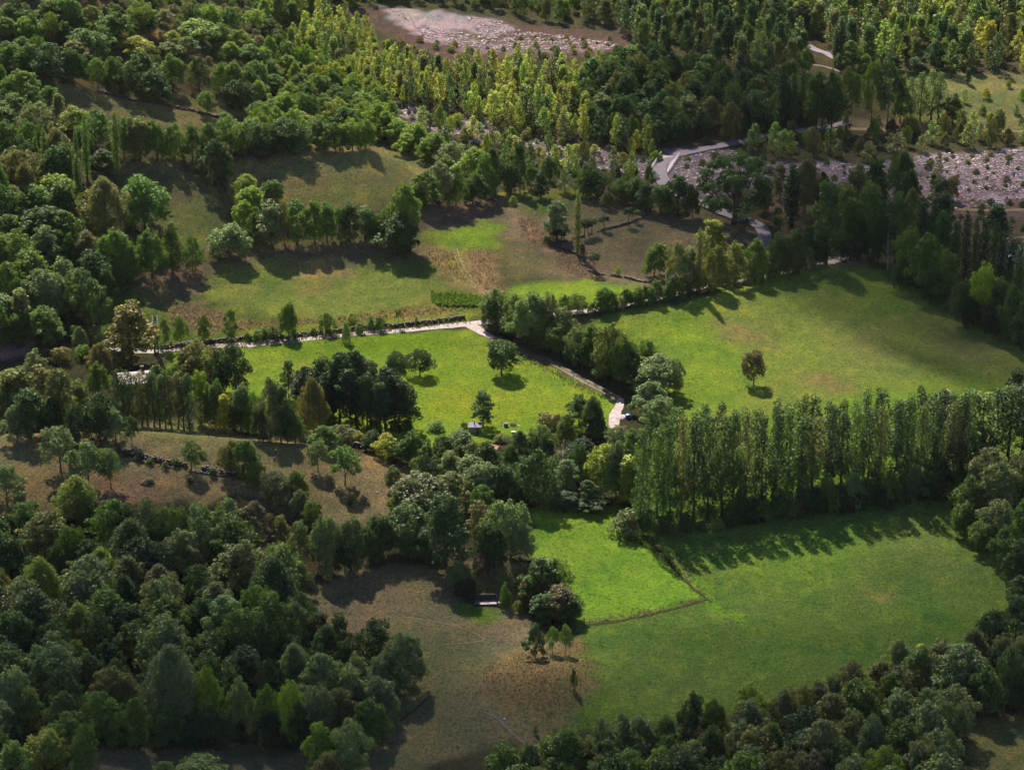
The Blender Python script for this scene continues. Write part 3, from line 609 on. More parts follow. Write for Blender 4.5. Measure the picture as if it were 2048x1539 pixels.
LM = {'the curved road bridge': (1320, 345), 'the bright gravel clearing': (900, 50), 'the fork of the white track': (945, 650), 'the broad spreading tree': (1470, 390), 'the upper asphalt road': (1650, 110),
      'the tall roadside poplars': (1570, 200), 'the round grassy hill': (720, 330), 'the far right meadow': (1950, 170), 'the right stream bed': (1950, 330), 'the narrow gravel stream': (900, 245),
      'the concrete basin': (970, 1200), 'the brown mound': (1080, 1370), 'the great silvery tree': (345, 1370), 'the lower left corner': (60, 1500), 'the lower right meadow': (1650, 1250),
      'the right dark columns': (1990, 600), 'the upper left corner': (60, 60), 'the orange bare slopes': (350, 70), 'the brown knoll': (650, 960), 'the lower right corner': (1980, 1480), 'the top right corner': (1980, 50), 'the lower clearing': (400, 1510)}
DIRS = ['right of', 'below right of', 'below', 'below left of', 'left of', 'above left of', 'above', 'above right of']
BACK = [o.replace('left', 'right') for o in ORD] + ['near the middle'] * 40
NEAR = ['nearest', 'second nearest', 'third nearest', 'fourth nearest', 'fifth nearest', 'sixth nearest', 'seventh nearest', 'eighth nearest', 'ninth nearest', 'tenth nearest', 'eleventh nearest', 'twelfth nearest', 'thirteenth nearest']
SC_ITEMS = []
def scatter(poly, spacing, mixk, hr, wr, tints, group, ext=None, avoid=None, seed=1, small=True, keep=None, frac=1.0, gap=.8):
    """mixk: string of kinds to draw from; hr: height range in metres; wr: width over height; places stand in metres on the ground"""
    r = np.random.default_rng(seed); w = W(poly) if ext is None else ext; xs = [p[0] for p in w]; ys = [p[1] for p in w]; av = [W(a) for a in (avoid or [])]
    n = int((max(xs) - min(xs)) * (max(ys) - min(ys)) / spacing ** 2 * 6); x = r.uniform(min(xs), max(xs), n); y = r.uniform(min(ys), max(ys), n)
    m = inpoly(w, x, y)
    for a in av: m &= ~inpoly(a, x, y)
    x, y = x[m], y[m]; ex = np.array(PLACED) if PLACED else np.zeros((0, 3)); acc = []; cell = {}
    for a, b in zip(x, y):
        if keep is not None and not keep(a, b, r): continue
        ck = (int(a // spacing), int(b // spacing)); bad = False
        for i in (-1, 0, 1):
            for j in (-1, 0, 1):
                for (u, v) in cell.get((ck[0] + i, ck[1] + j), ()):
                    if (a - u) ** 2 + (b - v) ** 2 < spacing ** 2: bad = True
        if bad: continue
        if len(ex) and (np.hypot(ex[:, 0] - a, ex[:, 1] - b) < ex[:, 2] * gap + spacing * .25).any(): continue
        cell.setdefault(ck, []).append((a, b)); acc.append((a, b))
    for a, b in acc:
        k = mixk[int(r.integers(len(mixk)))]; H = r.uniform(*hr); Wd = H * r.uniform(*wr) * (1 if k in 'RMYTCSFN' else .4)
        if k == 'P' or k == 'L': Wd = H * (.22 if k == 'P' else .13)
        tn = tints[int(r.integers(len(tints)))]; SC_ITEMS.append((b, a, k, H, Wd, tn, group, small))
        PLACED.append((a, b, Wd / 2))
def flush_scatter(limits):
    """nearest of each kind become objects, the rest one mass per kind"""
    SC_ITEMS.sort(); cnt = {}; rest = {}; lab = {}
    done = []
    for (y, x, k, H, Wd, tn, group, small) in SC_ITEMS:
        px, py = proj(x, y, float(hgt(x, y)) + H / 2); vis = -25 < px < 2073 and -25 < py < 1565
        cnt[k] = cnt.get(k, 0) + (1 if vis else 0)
        if not vis or cnt[k] > limits.get(k, 300): rest.setdefault(k, []).append((x, y, H, Wd, tn)); continue
        o = plant(k, x, y, H, Wd, tn, small); PLACED.pop(); best = min(LM, key=lambda q: math.hypot(px - LM[q][0], (py - LM[q][1]) * 1.3))
        dx, dy = px - LM[best][0], py - LM[best][1]; dr = DIRS[int(((math.degrees(math.atan2(dy, dx)) + 22.5) % 360) // 45)]
        done.append((math.hypot(dx, dy), o, k, tn, dr, best, group, H))
    done.sort(key=lambda q: q[0]); hs = {}
    for q in done: hs.setdefault((q[2]), []).append(q[7])
    for dist, o, k, tn, dr, best, group, H in done:
        med = sorted(hs[k]); s = med[len(med) * 2 // 3]; t = med[len(med) // 3]; size = 'larger' if H > s else ('smaller' if H < t else 'middling')
        key = (k, tn, dr, best, size); i = lab.get(key, 0); lab[key] = i + 1
        look = f'{size} {TWORD[tn]} {NAME[k][1]}'
        tag(o, f'{look}, {NEAR[i]} {dr} {best}' if i < len(NEAR) else f'{look} farther out {dr} {best}', NAME[k][2], group if i < len(NEAR) else f'{group}: {look} {dr} {best}')
    nm = {'Y': 'young_woodland', 'R': 'distant_woodland', 'C': 'distant_conifer_woodland', 'T': 'tall_woodland', 'F': 'feathery_woodland', 'S': 'scrub', 'P': 'poplar_wood', 'N': 'pine_wood', 'M': 'field_woodland'}
    for k, items in rest.items():
        r = np.random.default_rng(3); Vs, Fs, Ts, base = [], [], [], 0
        for (x, y, H, Wd, tn) in items:
            K = KIND[k][int(r.integers(len(KIND[k])))]; cv, cf, ct, tv, tf = K['raw']; far = k in 'RTCF'; m = len(cf); fr = y > 905 or abs(x) > 180; sel = r.choice(m, int(m * (.16 if fr else .45 if far else .75)), replace=False)
            q = cv.reshape(-1, 4, 3)[sel]; cen = q.mean(1, keepdims=True); q = cen + (q - cen) * (2.2 if fr else 1.45 if far else 1.15); t = ct.reshape(-1, 4, 4)[sel].copy(); t[..., :3] *= np.array(TINT[tn]) * LEAFGAIN * r.uniform(.85, 1.18)
            a = r.uniform(0, 6.28); c, s = math.cos(a), math.sin(a); q = q * np.array([Wd / K['W'], Wd / K['W'], H / K['H']])
            v = np.stack([q[..., 0] * c - q[..., 1] * s + x, q[..., 0] * s + q[..., 1] * c + y, q[..., 2] + float(hgt(x, y))], -1).reshape(-1, 3); Vs.append(v); Ts.append(t.reshape(-1, 4))
        V = np.concatenate(Vs); o = obj(nm.get(k, 'woodland'), mesh(nm.get(k, 'woodland'), V, np.arange(len(V)).reshape(-1, 4), [LEAF], False, cols={'tint': np.concatenate(Ts)}))
        o.color = (1, 1, 1, 1); tag(o, kind='stuff')
    print('scatter', {k: v for k, v in cnt.items()}, {k: len(v) for k, v in rest.items()})
# ------------------------------------------------------------------ trees, hedge by hedge (photo pixels -> ground)
zone('on the upper left hillside', 'trees on the upper left hillside', """
R 30 -5 50 60;R 62 32 88 45;R 45 75 120 50;R 8 35 80 50;R 100 2 60 70;R 135 -2 62 55;M 105 28 84 36 l;R 55 38 90 50 l;R 285 5 64 58 l;R 235 15 75 50;R 222 28 82 70;R 165 35 75 40
R 178 62 124 80;R 270 72 115 70 y;R 210 55 105 50;R 345 62 96 40 y;R 335 85 115 50;R 395 42 88 70 l;R 440 50 92 50;R 480 60 100 50 l;R 500 90 128 50;R 455 85 118 40 l;R 375 75 112 50;R 165 80 128 70 o;R 75 75 130 40;R 15 85 140 50;R 330 20 50 40 o;R 420 10 60 50 l;R 300 30 70 36 d;R 130 45 90 40;R 455 18 66 44;R 380 8 45 40;R 540 40 80 46;R 510 20 60 44 l;R 20 10 60 46;R 180 12 50 40 o""", kind='hillside_tree')
zone('in the hedge above the first sloping field', 'trees above the first sloping field', """
R 25 90 148 60;R 62 90 152 60;R 105 88 166 80 d;R 145 102 172 50 d;M 197 117 180 46;R 230 118 176 40;R 257 132 199 54 d;R 318 143 212 66 d;R 283 108 176 66;R 345 112 182 60;R 400 118 187 44 d;R 440 130 194 44;R 465 128 192 46;R 483 163 224 60 d;M 415 183 229 42;S 450 224 242 30;R 500 138 200 46""", kind='hillside_tree')
zone('on the lit slope left of the gravel stream', 'trees on the lit slope beside the gravel stream', """
R 530 98 142 44 l;R 575 85 132 40;R 610 95 137 50 y;R 550 150 192 45;R 595 148 190 46;R 540 200 236 52;R 515 205 252 46;R 570 188 236 45;R 605 225 272 56 l;R 640 150 197 48 l;R 650 190 242 56;R 680 170 217 50;R 692 215 272 56;R 722 188 242 56 l;R 750 205 276 66 l;R 772 225 284 50 l;R 620 128 172 45 l;R 660 128 182 46 y
R 560 240 302 60 d;R 502 238 302 66;R 462 240 312 66;R 532 250 322 66 d;R 592 245 316 66 d;R 638 245 304 56;R 672 250 312 56;R 705 150 202 46 l;R 602 188 242 42;R 750 165 215 40 l;R 730 240 300 46;R 705 250 305 40;R 575 110 150 40 l;R 700 115 160 34 y;R 640 100 140 36 y;R 545 125 160 40 o;R 520 165 205 44;R 580 165 205 40 l;R 690 185 235 40""", kind='hillside_tree')
zone('in the hedge below the first sloping field', 'trees below the first sloping field', """
R 150 215 272 70 l;R 190 225 302 76;R 248 240 322 56;T 280 240 326 56 o;R 315 245 327 56;R 350 250 327 54;R 385 250 327 50;R 420 250 328 50;R 435 283 376 66 d;L 235 233 355 16;L 175 240 362 18;L 155 265 352 13;L 157 316 410 21;L 92 262 352 15;L 74 278 352 14;F 115 262 350 64 o;R 40 300 390 84 o;R 20 245 332 64;R 60 245 322 50;R 205 300 345 50 d;R 130 300 370 50""", kind='hedgerow_tree')
zone('in the wood at the left edge', 'trees of the wood along the left edge', """
R 35 143 227 90;R 102 175 242 60;C 118 190 244 34 o;R 30 190 252 70;R 5 135 212 40;R 70 182 242 50 d;F 212 362 484 100 o;R 290 358 464 84;R 115 350 422 80 l;R 75 372 442 70;R 30 375 442 70;R 20 430 502 70;R 92 415 502 90 d;R 132 425 522 86;R 30 465 562 80;R 92 455 545 80 s;F 175 465 545 60 o;R 230 460 562 76;R 305 462 562 66;T 345 448 547 44;R 385 475 547 46
R 250 505 575 60;R 190 505 592 70 d;R 60 505 602 80;R 100 542 642 90 s;R 170 545 652 80 d;C 45 580 676 50 o;R 100 615 694 76;R 15 530 642 60;R 0 600 705 50;R 140 470 545 40;R 160 400 470 50;R 0 330 420 50;R 60 330 420 50 o;R 215 540 610 44 d;R 130 520 600 50 s;R 5 480 560 50;T 35 630 700 36""", kind='hillside_tree')
zone('in the hedge below the round grassy hill', 'trees below the round grassy hill', """
R 460 452 524 78 s;R 487 350 397 50 l;R 545 362 412 44;R 500 375 432 55 l;R 490 402 464 52 l;T 545 405 504 62 s;T 595 403 494 48;T 630 406 492 36;T 655 408 490 40;T 700 410 486 40 d;T 730 415 482 40 s;R 800 376 500 78;R 795 432 516 84 d;R 762 430 492 40;R 515 418 492 48;R 570 408 497 40 o;R 680 418 482 36;R 745 425 492 32 d""", kind='hedgerow_tree')
zone('beside the round grassy hill', 'trees beside the round grassy hill', """
R 850 345 416 60;R 878 328 414 70 s;R 912 335 417 52;R 945 350 414 52 d;R 970 312 402 56;R 948 298 372 70 l;R 985 302 392 46 d;R 835 370 414 40;R 900 284 332 60 s;R 868 268 322 50 l;R 830 250 304 50 l;R 800 240 292 50 l;R 782 228 278 56;R 815 268 312 46 l;R 850 282 327 40 l;R 893 312 348 40;T 1040 290 390 26 d;T 1082 345 399 30 d;Y 1130 340 386 32;R 1172 332 398 48;R 1195 342 402 56 d;R 1240 362 410 42;R 1268 358 412 46;T 1290 366 426 40 d;T 1322 372 432 48;R 1356 356 442 66 d;R 1385 372 440 30 d;R 1100 315 366 36;R 1062 330 382 38;R 1020 330 390 30 d;Y 1010 290 372 26;Y 1060 285 345 26;R 1215 385 420 30 o;R 1255 345 392 38 l""", kind='hedgerow_tree')
zone('in the walled brown field', 'trees of the walled brown field', """
T 1113 405 484 46 s;Q 1107 459 490 17 k;Q 1123 459 491 20 k;L 1155 391 512 17 o;Q 1169 438 475 22 k;Q 1184 436 470 22 d;Q 1176 440 473 18 k;Q 1208 430 460 23 k;Q 1257 415 452 20 k;Q 1273 420 446 15 d;S 1166 488 513 15 k;Q 1188 505 548 26 k;S 1236 532 552 12 y;R 1308 487 558 58;S 1093 471 488 18;S 1026 392 412 20 l""")
zone('by the road below the bridge', 'trees by the road below the bridge', """
T 1425 443 524 50 y;L 1397 463 588 17 o;R 1358 490 592 54 s;T 1378 496 584 44 s;K 1468 312 448 136 d;L 1582 335 452 36 k;T 1528 370 428 34 o;Q 1490 432 468 14 d;F 1610 325 432 60 o;T 1560 330 400 30 o""")
zone('in the hedge at the head of the large meadow', 'trees at the head of the large meadow', """
R 1428 497 588 54 o;R 1470 487 578 54 o;R 1510 482 572 56;R 1550 470 560 56 d;R 1590 460 552 56 d;R 1620 455 534 46 k;T 1652 372 535 58 d;T 1700 402 524 50;T 1735 372 524 54;T 1690 380 505 44;T 1790 392 532 56 d;R 1755 440 534 50 d;D 1775 462 540 46 w;R 1640 470 534 36 k;R 1680 480 528 34 k;T 1720 440 526 30 k""", kind='hedgerow_tree')
zone('along the right edge of the large meadow', 'trees along the right edge of the large meadow', """
L 1838 400 545 34 k;L 1862 405 545 28 k;R 1850 472 600 84;R 1815 460 566 66;R 1885 505 612 70;L 1925 432 600 24 k;L 1945 442 590 22 d;L 1962 440 600 24 k;L 1982 450 600 22 d;L 1998 470 610 22 k;L 2015 480 620 24 k;L 2032 495 640 22 d;L 1907 445 570 26 d;R 1962 532 655 60 l;R 2002 562 668 50 d;R 2022 575 694 56 d;R 1925 562 652 56 d;R 1870 545 614 54 d;R 2048 600 712 56 d;R 1800 520 580 44 d;R 1985 600 680 44 k;R 1945 600 662 40 k;F 1880 430 560 60 d;C 1990 410 490 60 d""", kind='hedgerow_tree')
zone('in the thick hedge beside the lane', 'trees of the thick hedge beside the lane', """
R 995 578 657 58 s;R 982 602 662 40 d;T 1030 590 682 42;R 1062 585 692 78 s;R 1094 590 695 52 s;R 1042 612 674 46 d;R 1127 617 707 66 s;R 1118 642 712 52;R 1160 657 732 48 s;R 1187 650 738 58;R 1165 682 742 42 d;R 1227 655 768 78;R 1250 682 772 52;R 1210 702 762 56 d;R 1292 680 765 48;R 1270 702 778 64 d;R 1310 715 798 88 s;R 1350 722 792 40 s;R 1300 762 834 68 s;R 1312 792 858 68 s;R 1285 745 800 50 d;R 1075 640 700 50 d;R 1015 640 675 40 d;R 1143 690 728 34 d""", kind='hedgerow_tree')
zone('in the hedge beyond the track fork', 'hedge trees along the track beyond the fork', """
R 1127 590 624 26;R 1155 588 628 34;R 1214 578 628 44;R 1252 577 615 26;R 1276 575 612 24;R 1290 572 608 22 d;R 1312 560 608 36;R 1340 562 602 24""", kind='hedgerow_tree')
_ty = lambda x: np.interp(x, [1190, 1300, 1400, 1510, 1640], [620, 600, 577, 555, 530])
_rows = [f"{'SRS'[i % 3]} {1185 + i * 19} {_ty(1185 + i * 19) - 14 - (i * 7) % 16:.0f} {_ty(1185 + i * 19) + 9:.0f} {22 + (i * 5) % 12} {'dgdsg'[i % 5]}" for i in range(24)]
zone('in the low hedge under the track', 'low hedge between track and large meadow', "\n".join(_rows), kind='hedge_bush')
zone('beside the track at left', 'trees and shrubs beside the track', """
R 330 637 700 26 s;M 362 633 698 36;R 409 633 684 25;T 463 618 690 27;R 577 608 677 34;R 548 652 682 28 d;R 655 627 670 32;S 627 654 671 14;S 693 643 686 20 s;S 758 634 662 24 d;S 742 630 660 16 s;Q 797 618 654 13;S 833 634 650 8;S 705 625 650 24 l;S 515 660 682 22;S 720 646 668 20;S 495 664 682 16;S 530 655 680 16 d;S 610 662 672 20""")
zone('between the track and the pink roof', 'trees around the pink-roofed house', """
T 262 610 738 88 a;R 400 684 768 74 o;R 368 706 768 44 o;R 472 692 795 72 k;R 440 702 792 50 k;N 578 722 795 36 d;R 315 730 790 44;R 345 735 790 40;S 170 690 720 40;S 120 695 730 50 o;R 200 690 760 50 o;R 230 700 745 40 s;S 70 700 745 44 s;S 150 650 680 26;R 160 655 700 30 s;R 200 725 800 46""")
zone('in the pine grove', 'pines of the grove by the bright meadow', """
N 612 735 825 48 k;N 645 718 838 60 k;N 680 708 850 64 k;N 712 704 850 62 k;N 742 722 850 62 b;N 772 738 858 62 k;N 800 760 862 58 k;N 822 776 858 44 d;N 655 748 858 54 k;N 700 740 865 56 k;N 735 750 870 54 k;N 628 746 835 44 k;N 600 742 815 38 b;N 760 765 868 50 d;N 668 730 845 54 b;N 725 715 845 56 k;N 790 745 850 50 k""")
zone('under the pine grove', 'bushes under the pine grove', 'S 620 815 838 30 d;S 665 830 856 34 d;S 705 835 862 36 k;S 750 838 866 34 d;S 790 840 866 36 k;S 640 828 850 28 k;S 815 838 862 28 d')
zone('standing in the bright meadow', 'trees standing alone in the bright meadow', """
O 792 706 763 46 d;O 840 700 752 62 k;O 1003 683 749 64 d;T 966 782 857 44 d""")
zone('alone in the large right meadow', 'tree standing alone in the large meadow', "O 1507 703 770 54 b")
zone('in the grove left of the brown knoll', 'trees of the grove left of the knoll', """
T 38 738 862 76 o;T 88 735 872 76 o;T 60 780 882 64 d;T 122 742 872 66 o;T 160 762 862 58;R 200 792 892 76 d;R 232 818 894 48 s;M 264 830 890 34 d;R 10 762 862 56;R 35 810 890 60 s;R 150 810 900 60 d;R 105 800 880 60 d
M 121 852 942 82 s;M 178 886 978 84 s;M 222 895 976 52 s;R 15 930 1022 86 s;F 155 952 1046 84 l;R 60 1000 1060 60""")
zone('in the thin-stemmed row behind the knoll', 'thin-stemmed trees behind the knoll', "\n".join(f"P {x} {742 + (i*7) % 13} {846 + i*1.2} 30 {'dgdgod'[i % 6]}" for i, x in enumerate(range(236, 392, 12))) + """
R 402 745 852 60 l;R 432 765 858 44;C 450 790 866 34 y;R 482 772 866 50 s;R 540 762 888 62 s;R 505 790 872 50;R 575 800 892 40 d;T 562 772 888 46 d;F 628 760 882 62 o;R 470 800 866 44 d;R 590 830 890 40;R 520 820 885 40 d""")
zone('on the brown knoll', 'trees standing on the brown knoll', """
M 383 882 942 44;M 452 890 952 38 o;R 487 886 962 62;R 515 922 974 40 l;R 560 948 1012 72 s;R 595 940 1012 50;S 352 914 932 20;S 250 900 915 16 d;S 300 915 930 18;S 275 908 922 14 o;S 425 935 950 18 d;S 330 922 938 14 o;S 380 955 969 14 d;M 636 879 942 46 s;M 690 890 970 62;S 405 900 915 16;S 300 955 968 20 b;R 470 880 930 30 o;S 705 985 1000 18 o;S 664 960 972 12 b;S 700 1000 1012 10""")
zone('in the thicket between knoll and meadows', 'trees of the central thicket', """
R 650 850 905 56;R 690 850 895 56 s;R 722 862 898 38 y;R 770 868 918 56 y;R 802 880 928 48;R 832 862 932 56;R 850 892 962 50;L 858 878 955 16;R 880 872 922 46;R 922 862 922 54 s;R 950 882 932 56;R 900 902 962 56 s;R 942 912 972 56 s;R 975 890 935 34 b;R 1040 862 932 48 d;R 1076 850 932 50 s;R 1020 892 962 40 d;R 1130 832 902 48;S 1092 825 858 38 b;S 1115 828 858 26 b;S 872 842 864 36;R 1158 790 855 56 d;R 1192 795 872 46 d;R 1192 832 878 46 d;S 928 842 858 18
R 1066 900 1018 88 d;R 1010 930 1010 56 d;R 1120 902 962 56;D 1126 880 970 44 w;R 1152 892 982 50 d;R 840 950 1040 104 s;R 905 942 1022 80 s;R 960 972 1042 60;R 803 972 1042 48;R 1200 892 1000 86 l;R 1232 885 1004 56 s;C 1256 912 1012 50 y;R 1272 905 1012 44 l;R 1175 960 1020 50 d;R 1100 980 1022 60 d;R 1180 990 1026 60 k;R 1130 985 1024 60 k
R 818 1010 1112 88 s;T 892 990 1142 84 d;T 958 1002 1090 52 o;R 1022 1000 1132 88 s;R 970 1050 1130 46 d;R 1040 1040 1120 50 s;R 990 1060 1140 50 d;S 966 1105 1147 40 b;R 760 1030 1120 60 d;R 850 1060 1130 56 d;S 1250 1018 1076 60 s;S 1262 1030 1076 44 b;R 790 930 985 40 s;R 870 960 1010 40;R 990 930 985 40 s;R 745 862 905 34 d;S 1050 868 890 30;S 1000 868 886 26 o;R 1235 850 900 46 s;R 1265 858 915 44;R 1090 870 940 46 d""")
zone('around the concrete basin', 'trees around the concrete basin', """
R 915 1122 1186 50 s;R 932 1155 1202 38 k;R 1082 1115 1215 84 d;R 1115 1112 1200 74 l;R 1062 1150 1215 48 o;R 1118 1172 1242 66 b;R 1090 1185 1245 60 d;S 1010 1165 1215 24;R 1140 1190 1245 50 d;S 1038 1200 1228 24 o;S 955 1180 1192 16""")
zone('on the brown mound', 'trees on the brown mound', """
R 1070 1245 1318 44 d;M 1105 1250 1308 26;M 1131 1248 1308 28;R 1147 1335 1380 15 d;S 1071 1447 1466 10""")
# lower left wood: the trees whose crowns can be told apart
zone('in the upper lower-left wood', 'trees in the upper part of the lower left wood', """
R 218 1002 1102 84;R 262 1008 1104 76 d;R 302 1002 1122 76 s;R 352 1010 1132 76;R 402 1012 1130 70 s;R 452 1000 1122 76 s;R 512 1002 1114 76 b;R 562 1030 1114 56 o;R 602 1042 1142 56 s;R 652 1030 1152 56 s;R 702 1035 1147 56 s;R 742 1052 1134 46;R 92 1030 1142 104 o;R 152 1050 1152 56;R 20 1060 1162 60 s;F 85 1115 1236 88 l;F 205 1096 1196 78 l;F 258 1112 1214 78 o;F 320 1128 1232 74 b
T 430 1064 1134 46 y;D 408 1060 1140 50 w;R 482 1078 1194 112 s;R 565 1088 1204 100;R 402 1130 1214 66 d;R 602 1122 1196 50 s;R 630 1000 1060 40;R 175 1000 1060 50;R 50 1080 1150 60;R 120 1090 1170 50 d;R 600 980 1040 40 s;R 0 1130 1220 60 o;R 175 1080 1130 40 l;R 690 1080 1150 44 d;R 560 1120 1200 60 d""", kind='woodland_tree')
zone('in the middle lower-left wood', 'trees in the middle part of the lower left wood', """
R 215 1180 1292 80;R 335 1190 1302 96;F 160 1205 1300 66 l;R 450 1190 1314 104 s;R 545 1184 1334 112;R 500 1215 1352 90;R 592 1202 1322 76 s;T 642 1222 1322 46 d;T 680 1224 1334 46 d;R 742 1240 1352 96 d;R 795 1262 1392 98 s;R 395 1195 1290 76 d;R 270 1240 1330 76 d;R 30 1220 1330 80 d;R 110 1260 1360 80 s;R 20 1290 1390 80 d;R 150 1280 1350 60;R 470 1270 1360 70 d;R 580 1270 1360 70 d;R 690 1280 1370 60 d;R 760 1310 1410 70 s""", kind='woodland_tree')
zone('in the front lower-left wood', 'trees in the front part of the lower left wood', """
F 345 1288 1462 112 s;R 232 1338 1452 96 o;R 205 1382 1482 84;R 420 1332 1470 56 l;R 490 1352 1482 60 s;R 532 1366 1484 56;R 580 1360 1492 60 l;R 640 1372 1496 60 s;R 275 1392 1502 66;R 28 1332 1452 70 s;R 60 1372 1470 70;R 130 1424 1520 100;R 95 1460 1545 80 l;R 30 1480 1560 80;R 170 1450 1560 60;R 410 1400 1495 60 d;R 450 1420 1495 60 d;R 330 1410 1500 70 d;R 230 1430 1500 50
R 702 1330 1440 90 s;R 760 1350 1450 84 s;R 680 1372 1482 84 o;R 745 1400 1502 80;R 640 1442 1545 70 l;R 700 1440 1560 80 s;R 402 1512 1570 100;R 330 1520 1575 60;R 660 1500 1580 70 o;R 600 1400 1500 50 d;R 380 1440 1500 60 k;R 540 1420 1500 60 k""", kind='woodland_tree')
# poplar row with its undergrowth
_r = np.random.default_rng(8); _rows = []
for i in range(25):
    x = 1284 + i * 26.5 + _r.uniform(-7, 7); t = (x - 1284) / 640; yb = 1060 - 78 * t - 12 * math.sin(t * 3); _rows.append(f"P {x:.0f} {846 - 44*t + _r.uniform(-11, 13):.0f} {yb:.0f} {42 + _r.uniform(-7, 10):.0f} {'dgdok'[i % 5]}")
zone('in the long row, front rank', 'poplars of the long row, front rank', "\n".join(_rows)); _rows = []
for i in range(24):
    x = 1300 + i * 27 + _r.uniform(-7, 7); t = (x - 1284) / 640; yb = 1024 - 78 * t - 12 * math.sin(t * 3); _rows.append(f"P {x:.0f} {828 - 48*t + _r.uniform(-12, 12):.0f} {yb:.0f} {42 + _r.uniform(-8, 8):.0f} {'dkdg'[i % 4]}")
zone('in the long row, rear rank', 'poplars of the long row, rear rank', "\n".join(_rows))
zone('at the right end of the long poplar row', 'poplars at the right end of the row', """
P 1850 790 925 56 d;P 1880 785 920 56 o;P 1905 790 925 50;P 1935 780 915 56 d;P 1962 785 912 56;P 1990 775 910 56 d;P 2015 770 912 56;P 2042 765 910 56 d;R 2030 740 830 60 k;R 1960 850 915 60 s;R 1925 860 930 60 d;R 2045 800 860 50 d;P 1870 820 935 44;R 1890 870 945 56 d""")
_rows = [f"{'RSR'[i % 3]} {1480 + i * 25} {975 - i * 4 + (i * 17) % 38} {1050 - i * 3.2:.0f} {38 + (i * 7) % 18} {'dkgds'[i % 5]}" for i in range(18)]
zone('under the long poplar row', 'bushes under the long poplar row', "\n".join(_rows) + "\nR 1330 1030 1066 36 d;R 1296 1028 1072 36;S 1372 1036 1062 34 d;S 1436 1036 1058 30 l;S 1405 1040 1060 26 d;R 1460 1010 1056 36 d", kind='understorey_bush')
zone('in the clump at the right edge', 'trees of the clump at the right edge', """
R 1962 900 1024 96 s;R 1940 952 1062 76;R 2002 930 1064 92 s;R 2036 905 1010 70 s;R 1990 1000 1104 84 s;R 2042 1000 1144 76;R 1932 1000 1074 56;R 2036 1080 1186 66 d;R 1965 1040 1106 56;R 1925 965 1040 50 d;R 2010 1060 1140 60 d;R 2050 940 1060 60 d;R 2035 1150 1215 56 d""")
WOODR = [(2060,1300),(1985,1330),(1900,1375),(1800,1400),(1740,1430),(1640,1450),(1560,1470),(1490,1490),(1400,1520),(1320,1545),(1140,1570),(1000,1600),(940,1660),(1400,1680),(1900,1680),(1900,1560),(1930,1470),(2000,1430),(2110,1400)]
zone('in the lower right wood beside the meadow', 'trees of the lower right wood along the meadow', """
R 2030 1190 1292 76 k;R 1975 1222 1330 76 d;R 1945 1255 1350 60 b;R 1880 1282 1382 66 s;R 1835 1288 1390 76 s;R 1795 1280 1370 56 s;C 1838 1286 1372 40 y;R 1760 1318 1402 66 o;R 1705 1325 1418 60 b;R 1665 1345 1430 60 s;R 1635 1360 1440 54 b;R 1500 1368 1470 66 l;R 1565 1375 1465 56 s;R 1600 1370 1455 60 o;R 1380 1384 1500 64 k;R 1430 1398 1490 50;R 1280 1428 1520 66 s;R 1205 1430 1520 60 s;R 1240 1425 1510 56 s;R 1330 1428 1520 60
R 1140 1455 1545 56;R 1095 1470 1550 60 l;R 1050 1480 1570 60 s;R 1000 1500 1580 66 l;R 1170 1480 1560 50 o;R 1885 1395 1500 60 s;R 1730 1362 1450 60 l;R 1780 1350 1450 60""", kind='woodland_tree')
zone('in the lower right wood at the bottom', 'trees of the lower right wood near the bottom', """
R 1910 1372 1480 80 s;R 1965 1330 1440 76 d;R 2020 1290 1420 80 d;R 1850 1400 1520 84 s;R 1700 1420 1530 70 s;R 1650 1440 1540 66 l;R 1740 1430 1560 76 s;R 1800 1440 1560 80;R 1880 1460 1590 90 s;R 1830 1480 1600 80 s;R 1770 1490 1610 80 l;R 1680 1480 1590 70;R 1600 1460 1550 66 s;R 1620 1500 1600 70 b;R 1540 1440 1530 66;R 1480 1440 1530 60 s;R 1500 1490 1590 70 s;R 1430 1450 1550 66 d;R 1380 1480 1570 66 s;R 1320 1490 1590 70 l;R 1260 1500 1590 70;R 1200 1510 1600 70 s;R 1140 1530 1610 60 l;R 1080 1530 1610 70 s;R 1440 1510 1600 70 d;R 1560 1500 1600 66 o;R 2050 1340 1430 70 d""", kind='woodland_tree')
zone('among the roadside trees above the bridge', 'roadside trees above the bridge', """
L 1480 112 190 22 k;L 1494 115 185 14 k;L 1563 138 262 24 k;L 1575 170 262 13 k;L 1586 155 264 14 k;L 1603 145 240 12 d;T 1632 150 262 50;T 1662 150 268 46 d;M 1692 140 266 62;M 1742 128 252 44;M 1775 130 250 60 d;T 1800 160 250 36;P 1820 160 244 26;P 1840 150 242 28;P 1862 145 240 34;P 1878 150 236 30;T 1905 190 252 40;C 1935 138 168 16 d;L 1680 40 125 26 d;L 1670 60 130 16 d;R 1700 85 145 46;R 1780 110 150 40 k;R 1730 110 150 34;R 1870 85 145 50 k;R 1830 115 148 40 d;R 1550 0 60 60 d;R 1600 10 70 60 k;R 1540 20 75 44 d""")
